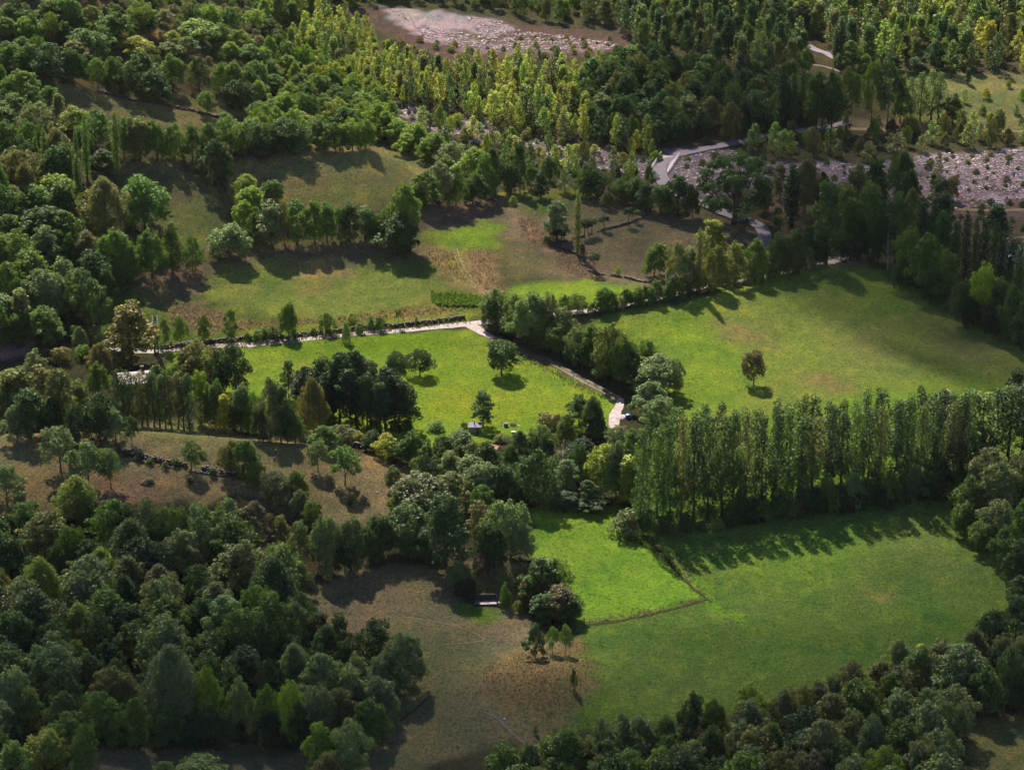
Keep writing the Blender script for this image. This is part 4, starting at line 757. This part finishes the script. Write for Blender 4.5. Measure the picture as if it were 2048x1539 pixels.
# woods and riverside growth that read as masses: scattered on the ground, the nearest as trees of their own
scatter([(1545,0),(2060,-30),(2060,140),(1900,150),(1760,145),(1690,110),(1640,88),(1560,60)], 4.6, 'YYTYC', (6.5, 12.5), (.4, .55), 'lgyogod', 'young trees above the far meadow', seed=21)
scatter([(1260,-30),(1560,-30),(1560,60),(1620,100),(1610,150),(1480,145),(1400,125),(1270,105),(1240,60)], 4.6, 'CYCT', (7, 11), (.38, .5), 'gogdd', 'dark young trees beside the gravel clearing', seed=22)
scatter([(1190,180),(1250,150),(1400,170),(1600,180),(1620,230),(1560,270),(1450,286),(1330,300),(1180,270),(1160,200)], 4.8, 'RRRT', (7, 10.5), (.6, .85), 'dddgo', 'dark wood above the bridge', seed=23)
RIV = [(600,80),(640,50),(700,65),(780,115),(830,135),(900,145),(1040,148),(1200,150),(1180,160),(1160,210),(1190,270),(1310,296),(1310,318),(1150,288),(1010,262),(900,226),(770,203),(690,190),(650,150),(570,120),(570,80)]
scatter(RIV, 2.9, 'YYYYYC', (3.8, 9.6), (.36, .50), 'yyoylgyd', 'slender trees on the stream gravels', seed=24, keep=lambda a, b, r: r.random() < .18 + .82 * float(wav(a, b, 10, 9) > -.45))
scatter([(520,-40),(760,-40),(770,5),(700,18),(640,10),(600,50),(520,60)], 4.2, 'RYT', (6, 9), (.5, .75), 'goly', 'trees above the gravel clearing', seed=25)
scatter([(760,-40),(1560,-60),(1260,50),(1050,40),(1000,20),(860,12),(770,6)], 4.4, 'YCTR', (6, 9), (.4, .6), 'gold', 'trees above the gravel clearing', seed=26)
scatter([(780,285),(830,245),(900,268),(1010,290),(1040,300),(1180,322),(1300,362),(1300,375),(1180,360),(1010,330),(960,320)], 5.2, 'YYR', (4.5, 7.5), (.4, .6), 'lgyo', 'trees along the near bank of the stream', seed=27)
scatter([(1560,270),(1660,272),(1860,262),(1900,255),(2060,262),(2060,296),(1860,305),(1740,330),(1640,312),(1560,318),(1470,300)], 4.8, 'YRYR', (4, 7.5), (.5, .8), 'lgoo', 'young trees along the right stream bed', seed=28)
scatter([(1940,170),(2060,180),(2060,262),(1900,262)], 7, 'RSYS', (2, 4.5), (.6, .9), 'lgy', 'bushes in the far right meadow', seed=29)
scatter([(1640,325),(1760,335),(1900,315),(2060,305),(2060,410),(1860,420),(1660,410)], 4.2, 'S', (.6, 1.8), (1.1, 1.6), 'obgdb', 'bushes on the right stream bed', seed=45, gap=.4)
scatter([(1640,345),(1760,340),(1900,350),(2060,350),(2060,400),(1860,410),(1660,420),(1560,360)], 9, 'YCYR', (4, 7), (.4, .6), 'dgyo', 'young trees on the right stream bed', seed=30)
scatter([(1640,410),(1800,380),(1900,420),(1890,470),(1800,500),(1700,500),(1640,470)], 7.5, 'TRF', (9, 13), (.5, .65), 'dgo', 'dark trees right of the road', seed=31)
scatter([(0,-40),(520,-40),(500,0),(300,0),(150,10),(0,0)], 7, 'R', (6, 9), (.7, .9), 'glo', 'trees on the upper left hillside', seed=32)
scatter([(0,240),(60,240),(110,300),(130,420),(150,560),(0,690)], 8, 'RRT', (8, 11), (.7, .9), 'gds', 'trees of the wood along the left edge', seed=33)
scatter([(520,140),(600,90),(700,150),(790,250),(760,285),(600,310),(480,300)], 6, 'R', (6, 8.5), (.7, .95), 'gll', 'trees on the lit slope beside the gravel stream', seed=34)
scatter([(-40,1110),(220,1105),(500,1110),(560,1130),(590,1240),(640,1300),(720,1330),(820,1370),(790,1420),(740,1500),(560,1490),(200,1490),(-40,1560)], 6.2, 'RRRF', (6.5, 12), (.65, 1.0), 'ddgsk', 'trees of the lower left wood', seed=35)
scatter(WOODR, 5.6, 'R', (6, 10.5), (.65, 1.0), 'dskgso', 'trees of the lower right wood', seed=36)
scatter([(830,940),(860,990),(900,1020),(1240,1015),(1250,940),(1180,940),(1040,930),(900,930)], 7, 'R', (5.5, 8), (.75, .95), 'dsk', 'trees of the central thicket', seed=37)
scatter([(755,203),(900,228),(1010,262),(1160,292),(1320,322),(1312,368),(1120,325),(960,282),(790,230)], 3.4, 'SSY', (.8, 3.0), (.8, 1.4), 'olgyb', 'bushes on the narrow gravel stream', seed=48, gap=.4)
# beyond the frame the woods carry on
scatter(None, 7, 'YRC', (8, 11), (.5, .7), 'gold', 'woods', ext=[(-200,872),(210,880),(230,960),(-220,960)], seed=40)
scatter(None, 9, 'YRC', (9, 12), (.6, .8), 'gold', 'woods', ext=[(-300,935),(300,935),(330,1090),(-330,1090)], seed=46)
scatter(None, 9, 'RRC', (9, 12), (.7, .9), 'gdog', 'woods', ext=[(-240,600),(-165,700),(-190,940),(-300,940)], seed=47)
# low scrub
scatter([(100,-5),(560,-5),(600,80),(520,150),(200,150),(60,100)], 3.4, 'S', (1.2, 2.6), (1.1, 1.6), 'odbg', 'heath bushes on the upper left hillside', seed=41)
scatter([(760,95),(900,118),(1240,112),(1250,80),(1050,65),(1020,100),(850,80)], 4.5, 'S', (.8, 2.0), (1.1, 1.6), 'obga', 'bushes on the gravel clearing', seed=42)
scatter([(1320,290),(1450,280),(1560,300),(1640,330),(1560,450),(1400,400),(1300,370)], 5.0, 'S', (.8, 2.0), (1.1, 1.6), 'obgg', 'bushes by the bridge', seed=43)
scatter([(1860,420),(2060,400),(2060,530),(1900,480)], 4, 'S', (.7, 1.8), (1.2, 1.7), 'dbob', 'bushes on the right heath', seed=44)
flush_scatter({'R': 250, 'Y': 295, 'C': 200, 'T': 120, 'S': 240, 'F': 60})
# ------------------------------------------------------------------ walls, buildings and small things
def at(px, py):
    x, y, z, m = P(px, py); return x, y, float(hgt(x, y)), m
def empty(name, loc, rz=0): o = bpy.data.objects.new(name, None); COL.objects.link(o); o.location = loc; o.rotation_euler = (0, 0, rz); return o
STONE = simple('wall_stone', (0.075, 0.064, 0.060), .95, .4, 2.0, bump=.4)
def stone_wall(pts, h, w, label, seed=1, gap=.0):
    r = np.random.default_rng(seed); c = smooth_line([P(a, b)[:2] for a, b in pts], .42); B = MB(); x0, y0 = c[0]; z0 = float(hgt(x0, y0))
    for i in range(len(c) - 1):
        if gap and wav(c[i][0], c[i][1], 6, seed) > 1 - gap * 2: continue
        d = c[i + 1] - c[i]; a = math.atan2(d[1], d[0]); L = np.linalg.norm(d) * 1.05
        for lay in range(max(1, int(h / .3))):
            for sgn in (-1, 1):
                hw = w * .27; cx, cy_ = c[i] + np.array([-math.sin(a), math.cos(a)]) * sgn * w * .25 + d * r.uniform(.3, .7); z = float(hgt(cx, cy_)) + .3 * lay - .05
                q = [(-L * .5, -hw), (L * .5, -hw), (L * .5, hw), (-L * .5, hw)]; q = [(u * r.uniform(.6, 1.2), v * r.uniform(.6, 1.3)) for u, v in q]; b = a + r.uniform(-.5, .5)
                if r.random() < (.35 if lay else .12): continue
                B.prism([(cx - x0 + u * math.cos(b) - v * math.sin(b), cy_ - y0 + u * math.sin(b) + v * math.cos(b)) for u, v in q], z - z0, z - z0 + .33 * r.uniform(.5, 1.2))
    return tag(B.make('stone_wall', STONE, None, (x0, y0, z0)), label, 'stone wall', 'dry stone walls')
stone_wall([(322,697),(350,694),(430,685),(500,678),(560,675),(640,667),(700,661),(770,654),(830,649),(880,644),(930,637)], .9, .7, 'long low dry stone wall along the far side of the white track', 1, .1)
stone_wall([(236,903),(270,912),(300,919),(330,925),(370,932),(400,938),(440,945),(480,955)], .9, .9, 'tumbled grey stone wall crossing the brown knoll', 2, .1)
stone_wall([(268,918),(330,932),(400,944),(450,951)], .5, .8, 'low line of rubble just below the wall on the knoll', 3, .3)
stone_wall([(1096,484),(1115,486),(1150,478),(1185,468),(1208,460),(1240,452),(1265,444),(1290,432),(1303,424)], .7, .7, 'broken stone wall rising rightward across the walled brown field', 4, .25)
stone_wall([(1098,487),(1125,498),(1145,505),(1158,512),(1165,528),(1180,542),(1200,549),(1225,552),(1250,555),(1275,562),(1295,566)], .8, .7, 'broken stone wall curving down to the green strip above the fork', 5, .2)
stone_wall([(195,183),(250,198),(300,205),(340,213),(375,220),(400,226),(430,233),(446,238)], .7, .7, 'stone wall along the upper edge of the first sloping field', 6, .1)
stone_wall([(1185,626),(1240,617),(1300,608),(1345,600),(1390,592)], .6, .6, 'low stone edging between track and large right meadow', 7, .3)
# tall grasses and weeds: uncountable
def grass_mat(name, c1, c2):
    m, nt, out = newmat(name); at_ = nt.nodes.new('ShaderNodeAttribute'); at_.attribute_name = 'tint'
    c = mix(nt, at_.outputs['Fac'], c1, c2); d = nt.nodes.new('ShaderNodeBsdfDiffuse'); t = nt.nodes.new('ShaderNodeBsdfTranslucent'); nt.links.new(c, d.inputs[0]); nt.links.new(c, t.inputs[0])
    ms = nt.nodes.new('ShaderNodeMixShader'); ms.inputs[0].default_value = .4; nt.links.new(d.outputs[0], ms.inputs[1]); nt.links.new(t.outputs[0], ms.inputs[2]); nt.links.new(ms.outputs[0], out.inputs[0]); return m
def tufts(name, polys, per_m2, h, c1, c2, seed=1, clump=.0, cap=60000):
    r = np.random.default_rng(seed); A = []
    for q in polys:
        w = W(q); xs = [p[0] for p in w]; ys = [p[1] for p in w]; n = int((max(xs) - min(xs)) * (max(ys) - min(ys)) * per_m2); x = r.uniform(min(xs), max(xs), n); y = r.uniform(min(ys), max(ys), n)
        k = inpoly(w, x, y) & (wav(x, y, 5, seed) > -1.2 + clump); A.append(np.stack([x[k], y[k]], 1))
    p = np.vstack(A)[:cap]; n = len(p); p = p + r.normal(size=(n, 2)) * np.where(r.random((n, 1)) < .3, 1.6, .3) * (1 if h < .6 else .3); z = hgt(p[:, 0], p[:, 1]); hh = h * r.uniform(.5, 1.3, n); a = r.uniform(0, 6.28, n); wd = .10 + .35 * hh; ln = r.normal(size=(n, 2)) * hh[:, None] * .35
    c = np.stack([p[:, 0], p[:, 1], z - .03], 1); e = np.stack([np.cos(a) * wd, np.sin(a) * wd, np.zeros(n)], 1) * .5; t = c + np.stack([ln[:, 0], ln[:, 1], hh], 1)
    V = np.stack([c - e, c + e, t + e * .5, t - e * .5], 1).reshape(-1, 3); tt = np.repeat(r.random(n), 4)[:, None]
    return tag(obj(name, mesh(name, V, np.arange(len(V)).reshape(-1, 4), [grass_mat(name, c1, c2)], False, cols={'tint': np.hstack([tt, tt, tt, np.ones_like(tt)])})), kind='stuff')
tufts('reeds', [[(862,592),(895,586),(950,594),(962,604),(955,614),(880,614),(868,605)]], 22, .85, (.045, .085, .012), (.085, .13, .02), 3)
tufts('rough_grass', [[(970,1330),(1060,1300),(1170,1280),(1195,1340),(1180,1400),(1100,1440),(1010,1410),(965,1370)], [(930,1140),(1010,1148),(1040,1163),(1010,1188),(925,1180)]], 4.5, .24, (.042, .044, .021), (.060, .058, .030), 4)
tufts('dry_weeds', [[(340,600),(440,620),(480,648),(400,662),(340,648)], [(430,646),(700,634),(840,613),(950,618),(850,630),(600,653),(430,664)], [(1030,430),(1110,450),(1120,500),(1060,490)], [(1110,500),(1160,520),(1190,560),(1130,545)], [(850,500),(900,500),(950,560),(900,560)], [(930,500),(985,500),(990,560),(1020,585),(960,575)]], 5, .5, (.085, .062, .038), (.16, .118, .068), 5, .5)
tufts('verge_weeds', [[(330,692),(700,660),(930,640),(940,645),(700,672),(340,705)], [(1240,1062),(1300,1075),(1350,1130),(1330,1130),(1290,1095),(1240,1078)], [(975,685),(1050,712),(1105,738),(1200,789),(1195,795),(1090,742),(1000,695)]], 7, .45, (.05, .055, .02), (.13, .12, .05), 6)
tufts('meadow_tussocks', [[(430,548),(560,522),(760,532),(900,580),(960,612),(640,648),(430,620)], [(350,705),(480,693),(940,655),(1100,735),(1225,795),(1228,860),(880,905),(640,850),(470,790)], [(1200,650),(1400,610),(1560,560),(1750,560),(2048,730),(1700,800),(1350,850),(1340,720)]], .9, .25, (.06, .085, .015), (.17, .20, .03), 7, .9)
tufts('pasture_tussocks', [[(1070,1030),(1240,1030),(1310,1090),(1420,1198),(1160,1250),(1110,1180)], [(1160,1262),(1430,1200),(1320,1100),(1900,1040),(2048,1140),(2048,1220),(1750,1350),(1500,1400),(1150,1450)]], .7, .25, (.03, .06, .010), (.085, .14, .015), 8, .9)
tufts('hay_tussocks', [[(600,1190),(760,1135),(1050,1135),(1040,1290),(1130,1440),(1000,1500),(740,1539)], [(0,880),(420,848),(640,900),(820,935),(800,1040),(500,1000),(0,1020)], [(450,335),(740,290),(860,325),(640,420)], [(1030,400),(1380,405),(1500,470),(1280,565),(1130,540)], [(200,330),(400,350),(460,400),(410,500),(300,450)]], 1.2, .25, (.06, .05, .025), (.16, .125, .07), 9, .6)
# ditch crossing the lower meadow
DITCH = simple('ditch_earth', (0.018, 0.019, 0.009), .95, .4, 2)
ribbon('ditch', [(1168,1250,.7),(1230,1243,.8),(1300,1229,.8),(1360,1214,.8),(1412,1199,.7)], DITCH, .05, .35)
ribbon('ditch', [(1300,1083,1.1),(1335,1118,.9),(1360,1150,.7),(1390,1180,.6),(1424,1205,.5)], DITCH, .05, .45)
tufts('ditch_grass', [[(1165,1240),(1300,1222),(1410,1194),(1414,1198),(1300,1230),(1168,1248)], [(1300,1078),(1345,1114),(1428,1203),(1420,1203),(1330,1118)]], 16, .35, (.07, .075, .03), (.14, .14, .06), 10)

# farmhouse with the pink roof
ROOFM = simple('pink_roof_sheet', (0.17, 0.115, 0.14), .6, .2, 1.2); PLASTER = simple('old_plaster', (0.30, 0.25, 0.22), .9, .2, 1.5); DARKW = simple('dark_opening', (0.02, 0.02, 0.022), .6, .1, 2)
x, y, z, m = at(272, 778); h = empty('farmhouse', (x, y, z), R(14))
MB().box(-3.3, 3.3, -3, 3, -.3, 2.6).add([(-3.3, -3, 2.6), (-3.3, 3, 2.6), (-3.3, 0, 3.7), (3.3, -3, 2.6), (3.3, 3, 2.6), (3.3, 0, 3.7)], [(0, 2, 1), (3, 4, 5), (0, 3, 5, 2), (1, 2, 5, 4)]).make('wall', PLASTER, h)
rb = MB()
for s in (-1, 1): rb.add([(-3.7, 0, 3.85), (3.7, 0, 3.85), (3.7, s * 3.5, 2.58), (-3.7, s * 3.5, 2.58), (-3.7, 0, 3.75), (3.7, 0, 3.75), (3.7, s * 3.5, 2.48), (-3.7, s * 3.5, 2.48)], [(0, 1, 2, 3), (4, 7, 6, 5), (3, 2, 6, 7), (0, 3, 7, 4), (1, 5, 6, 2)])
rf = rb.make('roof', ROOFM, h); MB().box(1.2, 1.8, .3, .9, 2.9, 4.7).box(1.12, 1.88, .22, .98, 4.7, 4.8).make('chimney', STONE, rf)
for wx in (-2, 0, 2): w_ = MB().box(wx - .4, wx + .4, -3.04, -2.98, 1.0, 2.0).make('window', DARKW, h); MB().box(wx - .48, wx + .48, -3.08, -3.0, .92, 1.0).make('sill', STONE, w_)
dd = MB().box(-3.36, -3.28, -.5, .5, 0, 2.1).make('door', simple('door_wood', (.08, .05, .03)), h); MB().box(-3.41, -3.36, .3, .36, 1.0, 1.1).make('handle', DARKW, dd)
tag(h, 'low farmhouse with a pale pink roof, half hidden behind the thin-stemmed trees', 'house')
# hut with stove pipe
x, y, z, m = at(950, 864); h = empty('hut', (x, y, z), R(-6)); h.scale = (1, 1, .8); HW = simple('grey_hut_wall', (0.13, 0.11, 0.12), .9, .15, 2)
MB().box(-1.15, 1.15, -.9, .9, -.2, 1.75).make('wall', HW, h)
rf = MB().add([(-1.35, -1.05, 1.80), (1.35, -1.05, 1.95), (1.35, 1.1, 2.25), (-1.35, 1.1, 2.10), (-1.35, -1.05, 1.72), (1.35, -1.05, 1.87), (1.35, 1.1, 2.17), (-1.35, 1.1, 2.02)], [(0, 1, 2, 3), (7, 6, 5, 4), (0, 4, 5, 1), (1, 5, 6, 2), (2, 6, 7, 3), (3, 7, 4, 0)]).make('roof', simple('hut_roof', (.11, .10, .14), .8), h)
MB().tube([(-.15, .2, 2.0), (-.15, .2, 3.0)], .11, 8).tube([(-.15, .2, 3.0), (-.15, .2, 3.12)], .17, 8).make('stovepipe', DARKW, h); MB().box(.35, .95, -.95, -.89, 0, 1.5).make('door', simple('hut_door', (.05, .04, .04)), h)
tag(h, 'small grey hut with a pale roof and black stovepipe at the bright meadow edge', 'hut')
# lattice pole with insulators
x, y, z, m = at(313, 707); t = empty('power_pole', (x, y, z), .2); PC = simple('weathered_concrete', (0.10, 0.08, 0.085), .9); B = MB(); HP = 8.6
for sx in (-1, 1):
    for sy in (-1, 1): B.tube([(sx * .42, sy * .3, -.3), (sx * .17, sy * .14, HP)], [.15, .10], 5)
for i in range(13):
    q = 1 - i / 13; s = 1 if i % 2 else -1; w0 = .17 + .25 * q; z0 = HP * i / 13; z1 = HP * (i + 1) / 13
    for sy in (-1, 1): B.tube([(-s * w0, sy * (.14 + .16 * q), z0), (s * w0 * .97, sy * (.14 + .15 * q), z1)], .075, 4)
    for sx in (-1, 1): B.tube([(sx * w0, -s * (.14 + .16 * q), z0), (sx * w0, s * (.14 + .15 * q), z1)], .075, 4)
B.make('mast', PC, t); MB().box(-.55, .55, -.45, .45, -.4, .5).make('footing', PC, t)
for k, zz in enumerate((8.35, 7.9, 7.5, 7.1, 6.7, 6.3)):
    a_ = MB().box(-.62, .62, -.05, .05, zz - .05, zz + .05).make('crossarm', simple('galvanised', (.12, .12, .13), .6) if k == 0 else bpy.data.materials['galvanised'], t)
    for s in (-1, 1): MB().tube([(s * .5, -.02, zz + .05), (s * .5, -.02, zz + .22), (s * .5, -.02, zz + .30)], [.05, .075, .03], 8).make('insulator', bpy.data.materials.get('white_glass') or simple('white_glass', (.8, .8, .8), .3), a_)
tag(t, 'lattice power pole with pairs of white insulators beside the autumn-coloured tree', 'power pole')
# concrete basin
CONC = simple('stained_concrete', (0.045, 0.038, 0.042), .9, .3, 1.5); x, y, z, m = at(974, 1211); t = empty('water_basin', (x, y, z), R(5))
MB().box(-2.4, 1.95, 2.0, 2.22, -.3, 1.25).make('back_wall', CONC, t); MB().box(-2.4, -2.2, .1, 1.99, -.3, .75).make('side_wall', CONC, t)
MB().add([(1.75, 0, -.3), (1.95, 0, -.3), (1.95, 1.99, -.3), (1.75, 1.99, -.3), (1.75, 0, .55), (1.95, 0, .55), (1.95, 1.99, 1.25), (1.75, 1.99, 1.25)], [(3, 2, 1, 0), (4, 5, 6, 7), (0, 1, 5, 4), (1, 2, 6, 5), (2, 3, 7, 6), (3, 0, 4, 7)]).make('side_wall', CONC, t)
MB().box(-2.19, 1.74, -.05, .1, -.3, .30).make('front_wall', CONC, t)
wm, nt, out = newmat('basin_water'); pb = nt.nodes.new('ShaderNodeBsdfPrincipled'); pb.inputs['Roughness'].default_value = .22; pb.inputs['Specular IOR Level'].default_value = 1.0
tc = nt.nodes.new('ShaderNodeTexCoord').outputs['Object']; f = noise(nt, 1.3, 4, .6, tc); nt.links.new(mix(nt, mrange(nt, f, .5, .62, 0, 1), (.22, .175, .18), (.09, .065, .04)), pb.inputs['Base Color']); nt.links.new(pb.outputs[0], out.inputs[0])
MB().add([(-2.2, .1, .22), (1.75, .1, .22), (1.75, 2.0, .22), (-2.2, 2.0, .22)], [(0, 1, 2, 3)]).make('water', wm, t)
tag(t, 'open concrete basin of pale water sunk into the bank beside the mound', 'water basin')
def drum(name, px, py, r_, h_, c, label, cat, lid=None):
    x, y, z, m = at(px, py); t = empty(name, (x, y, z)); k = 14; pts = [(0, 0, -.05), (0, 0, .1), (0, 0, h_ * .9), (0, 0, h_), (0, 0, h_ + .12)]
    MB().tube(pts[:4], [r_ * .95, r_, r_, r_ * .96], k).make('shell', simple(name + '_shell', c, .5), t); MB().tube([(0, 0, h_ + .002), (0, 0, h_ + .12), (0, 0, h_ + .2)], [r_ * .97, r_ * .75, r_ * .2], k).make('lid', simple(name + '_lid', lid or c, .45), t)
    return tag(t, label, cat)
drum('blue_tank', 1256, 836, .52, .75, (.008, .03, .13), 'small dark blue tank at the edge of the pale turning place', 'tank', (.02, .10, .30))
drum('drum', 1001, 1211, .42, .7, (.02, .022, .05), 'dark drum with a pale lid at the front corner of the concrete basin', 'drum', (.42, .38, .42))
# white bathtub trough, dark crate and planks behind the hut
x, y, z, m = at(1027, 866); t = empty('trough', (x, y, z), .1); WH = simple('white_enamel', (.45, .42, .41), .4, .1)
MB().prism([(.45 * math.cos(a) * 1.15, .3 * math.sin(a)) for a in np.arange(0, 6.28, .5)], .12, .42).make('tub', WH, t); MB().box(-.35, -.25, -.2, .2, -.05, .14).box(.25, .35, -.2, .2, -.05, .14).make('feet', DARKW, t)
MB().prism([(.38 * math.cos(a) * 1.15, .23 * math.sin(a)) for a in np.arange(0, 6.28, .5)], .42, .425).make('water', wm, t)
tag(t, 'white tub used as a trough on the grass right of the hut', 'trough')
x, y, z, m = at(1012, 853); t = empty('hutch', (x, y, z), .05); GW = simple('grey_board', (.06, .055, .06), .8)
MB().box(-.42, .42, -.3, .3, 0, .75).make('box', GW, t); MB().box(-.48, .48, -.36, .36, .75, .8).make('lid', simple('hutch_lid', (.10, .10, .12)), t)
tag(t, 'dark wooden hutch standing in the bright meadow behind the trough', 'hutch')
x, y, z, m = at(1026, 853); t = empty('lean_to_panel', (x, y, z), -.3); MB().add([(-.6, 0, .05), (.6, 0, .05), (.6, .5, .5), (-.6, .5, .5), (-.6, .04, .0), (.6, .04, .0), (.6, .54, .45), (-.6, .54, .45)], [(0, 1, 2, 3), (7, 6, 5, 4), (0, 4, 5, 1), (2, 6, 7, 3), (1, 5, 6, 2), (0, 3, 7, 4)]).make('board', GW, t)
MB().box(-.5, -.45, .45, .5, 0, .45).box(.45, .5, .45, .5, 0, .45).make('prop', GW, t); tag(t, 'dark sloping board propped beside the wooden hutch', 'board')
x, y, z, m = at(1036, 850); o = MB().box(-.6, .6, -.06, .06, .0, .06).make('plank', simple('pale_plank', (.32, .32, .2)), None, (x, y, z + .03)); o.rotation_euler = (0, 0, -.75); tag(o, 'pale plank lying in the bright meadow right of the hutch', 'plank')
# timber stack below the hut
x, y, z, m = at(986, 893); BR = simple('red_brown_boards', (.22, .11, .09), .9, .3); t = empty('timber_pile', (x, y, z), R(-35))
for i in range(7): MB().box(-1.6 + .05 * i, 1.5 - .07 * i, -.7 + .2 * i, -.53 + .2 * i, .02, .12 + .05 * (i % 3)).make('board', BR if i else simple('fresh_board', (.3, .22, .17)), t)
tag(t, 'pile of reddish boards lying between the trees below the hut', 'timber pile')
# posts
def post(px, py, h_, label, r_=.05): x, y, z, m = at(px, py); return tag(MB().tube([(0, 0, -.2), (.01, 0, h_ * .5), (.03, .01, h_)], [r_, r_ * .9, r_ * .8], 6).make('fence_post', BARK, None, (x, y, z)), label, 'post', 'wooden posts')
post(1003, 855, 1.3, 'thin wooden post right of the hut and its tree'); post(386, 690, 1.7, 'dark wooden post on the track wall right of the power pole', .09); post(466, 696, .8, 'short post by the track near the left columnar trees')
# road bridge with white rails
a, b = at(1316, 348), at(1334, 314); dx, dy = b[0] - a[0], b[1] - a[1]; L = math.hypot(dx, dy); t = empty('bridge', (a[0], a[1], a[2]), math.atan2(dy, dx) - R(3))
MB().box(0, L, -2.25, 2.25, -1.3, -.02).make('deck', simple('bridge_concrete', (.22, .19, .2), .9), t)
for s in (-1, 1):
    rl = MB().box(0, L, s * 2.35 - .05, s * 2.35 + .05, .85, .95).box(0, L, s * 2.35 - .03, s * 2.35 + .03, .45, .51).make('railing', simple('white_rail', (.40, .38, .40), .6) if s < 0 else bpy.data.materials['white_rail'], t)
    for i in range(7): MB().box(L * i / 6 - .06, L * i / 6 + .06, s * 2.35 - .055, s * 2.35 + .055, -.1, .99).make('rail_post', bpy.data.materials['white_rail'], rl)
tag(t, 'narrow road bridge with white railings over the stony stream', 'bridge')
# little white cabin by the lower tracks at the right edge
x, y, z, m = at(2020, 524); t = empty('cabin', (x, y, z), .3); MB().box(-.6, .6, -.5, .5, 0, 1.5).make('wall', simple('blue_white_panel', (.40, .42, .58), .6), t); MB().box(-.72, .72, -.62, .62, 1.5, 1.62).make('roof', WH, t); MB().box(-.25, .25, -.54, -.49, .05, 1.25).make('door', DARKW, t)
tag(t, 'tiny white-roofed cabin beside the tracks at the right edge of the photo', 'cabin')
# fallen rock heaps on the knoll
def boulder(px, py, s, label, seed):
    x, y, z, m = at(px, py); r = np.random.default_rng(seed); V, Fq = [], []; n, k = 9, 6
    for j in range(k):
        ph = math.pi * j / (k - 1)
        for i in range(n): q = s * r.uniform(.75, 1.15); V.append((1.3 * q * math.sin(ph) * math.cos(6.283 * i / n), q * math.sin(ph) * math.sin(6.283 * i / n), .7 * s * math.cos(ph) * r.uniform(.8, 1.1) + s * .2))
    for j in range(k - 1): Fq += [(j * n + i, (j + 1) * n + i, (j + 1) * n + (i + 1) % n, j * n + (i + 1) % n) for i in range(n)]
    o = obj('boulder', mesh('boulder', V, Fq, [STONE], False), None, (x, y, z)); return tag(o, label, 'boulder', 'boulders on the knoll')
boulder(296, 966, .9, 'low grey boulder on the brown slope below the knoll wall', 1); boulder(285, 968, .4, 'small stone left of the low grey boulder', 2)
x, y, z, m = at(388, 968); o = MB().tube([(-.7, 0, .12), (0, .05, .16), (.9, -.25, .08)], [.07, .09, .04], 6).make('fallen_branch', PALEBARK, None, (x, y, z)); tag(o, 'pale fallen branch beside the dark shrub on the brown slope', 'branch')
x, y, z, m = at(1392, 1052); o = MB().tube([(-1.8, .8, .9), (0, 0, .3), (1.6, -1.0, .1)], [.03, .06, .09], 6).make('fallen_branch', BARK, None, (x - .5, y, z)); tag(o, 'bare branch lying at the left foot of the long poplar row', 'branch')
# cattle at the shoulder of the knoll
def cow(px, py, rz, label, head_down=False, face=True):
    x, y, z, m = at(px, py); t = empty('cow', (x, y, z), rz)
    pts = [(.0, 0, 1.0), (.55, 0, 1.05), (-.55, 0, 1.02), (.95, 0, 1.2), (1.2, 0, 1.3), (1.5, 0, 1.08), (-.8, 0, 1.05), (-.92, 0, .6)] if not head_down else [(.0, 0, 1.0), (.55, 0, 1.05), (-.55, 0, 1.02), (.95, 0, .85), (1.15, 0, .55), (1.35, 0, .2), (-.8, 0, 1.05), (-.92, 0, .6)]
    rad = [.36, .34, .34, .2, .17, .10, .18, .03]; ed = [(0, 1), (0, 2), (1, 3), (3, 4), (4, 5), (2, 6), (6, 7)]
    for sx, sy, par in ((.55, .2, 1), (.62, -.2, 1), (-.6, .2, 2), (-.52, -.2, 2)):
        b_ = len(pts); off = .06 if par == 1 else -.09; pts += [(sx, sy, .75), (sx + off * (-1 if par == 1 else 1), sy, .38), (sx, sy, .04)]; rad += [.15, .075, .06]; ed += [(par, b_), (b_, b_ + 1), (b_ + 1, b_ + 2)]
    me = bpy.data.meshes.new('cow_body'); me.from_pydata(pts, ed, []); o = obj('body', me, t); sk = o.modifiers.new('s', 'SKIN')
    for i, q in enumerate(me.skin_vertices[0].data): q.radius = (rad[i], rad[i]); q.use_root = i == 0
    sb = o.modifiers.new('u', 'SUBSURF'); sb.levels = sb.render_levels = 2; me.materials.append(simple('black_hide', (.010, .009, .012), .7) if 'black_hide' not in bpy.data.materials else bpy.data.materials['black_hide'])
    hx, hz = pts[5][0], pts[5][2]
    for s in (-1, 1): MB().tube([(pts[4][0], s * .1, pts[4][2] + .12), (pts[4][0], s * .3, pts[4][2] + .10)], [.04, .03], 5).make('ear', bpy.data.materials['black_hide'], t); MB().tube([(pts[4][0], s * .08, pts[4][2] + .15), (pts[4][0] + .02, s * .2, pts[4][2] + .34)], [.03, .01], 5).make('horn', WH, t)
    if face: MB().tube([(hx - .12, 0, hz + .14), (hx + .02, 0, hz + .03)], [.09, .07], 6).make('face_patch', WH, t)
    return tag(t, label, 'cow', 'dark cattle on the knoll')
cow(737, 902, R(197), 'black cow with a white face at the shoulder of the knoll'); cow(715, 896, R(150), 'black cow grazing left of the white-faced cow', True, False)
HAZE = .000006
# ------------------------------------------------------------------ valley air
hz_m, nt, out = newmat('haze'); pv = nt.nodes.new('ShaderNodeVolumePrincipled'); pv.inputs['Density'].default_value = HAZE; pv.inputs['Color'].default_value = (.86, .90, 1, 1); pv.inputs['Anisotropy'].default_value = .2
nt.links.new(pv.outputs[0], out.inputs['Volume'])
tag(MB().box(-3050, 3050, -650, 5150, -5, 232).make('haze', hz_m), kind='stuff')
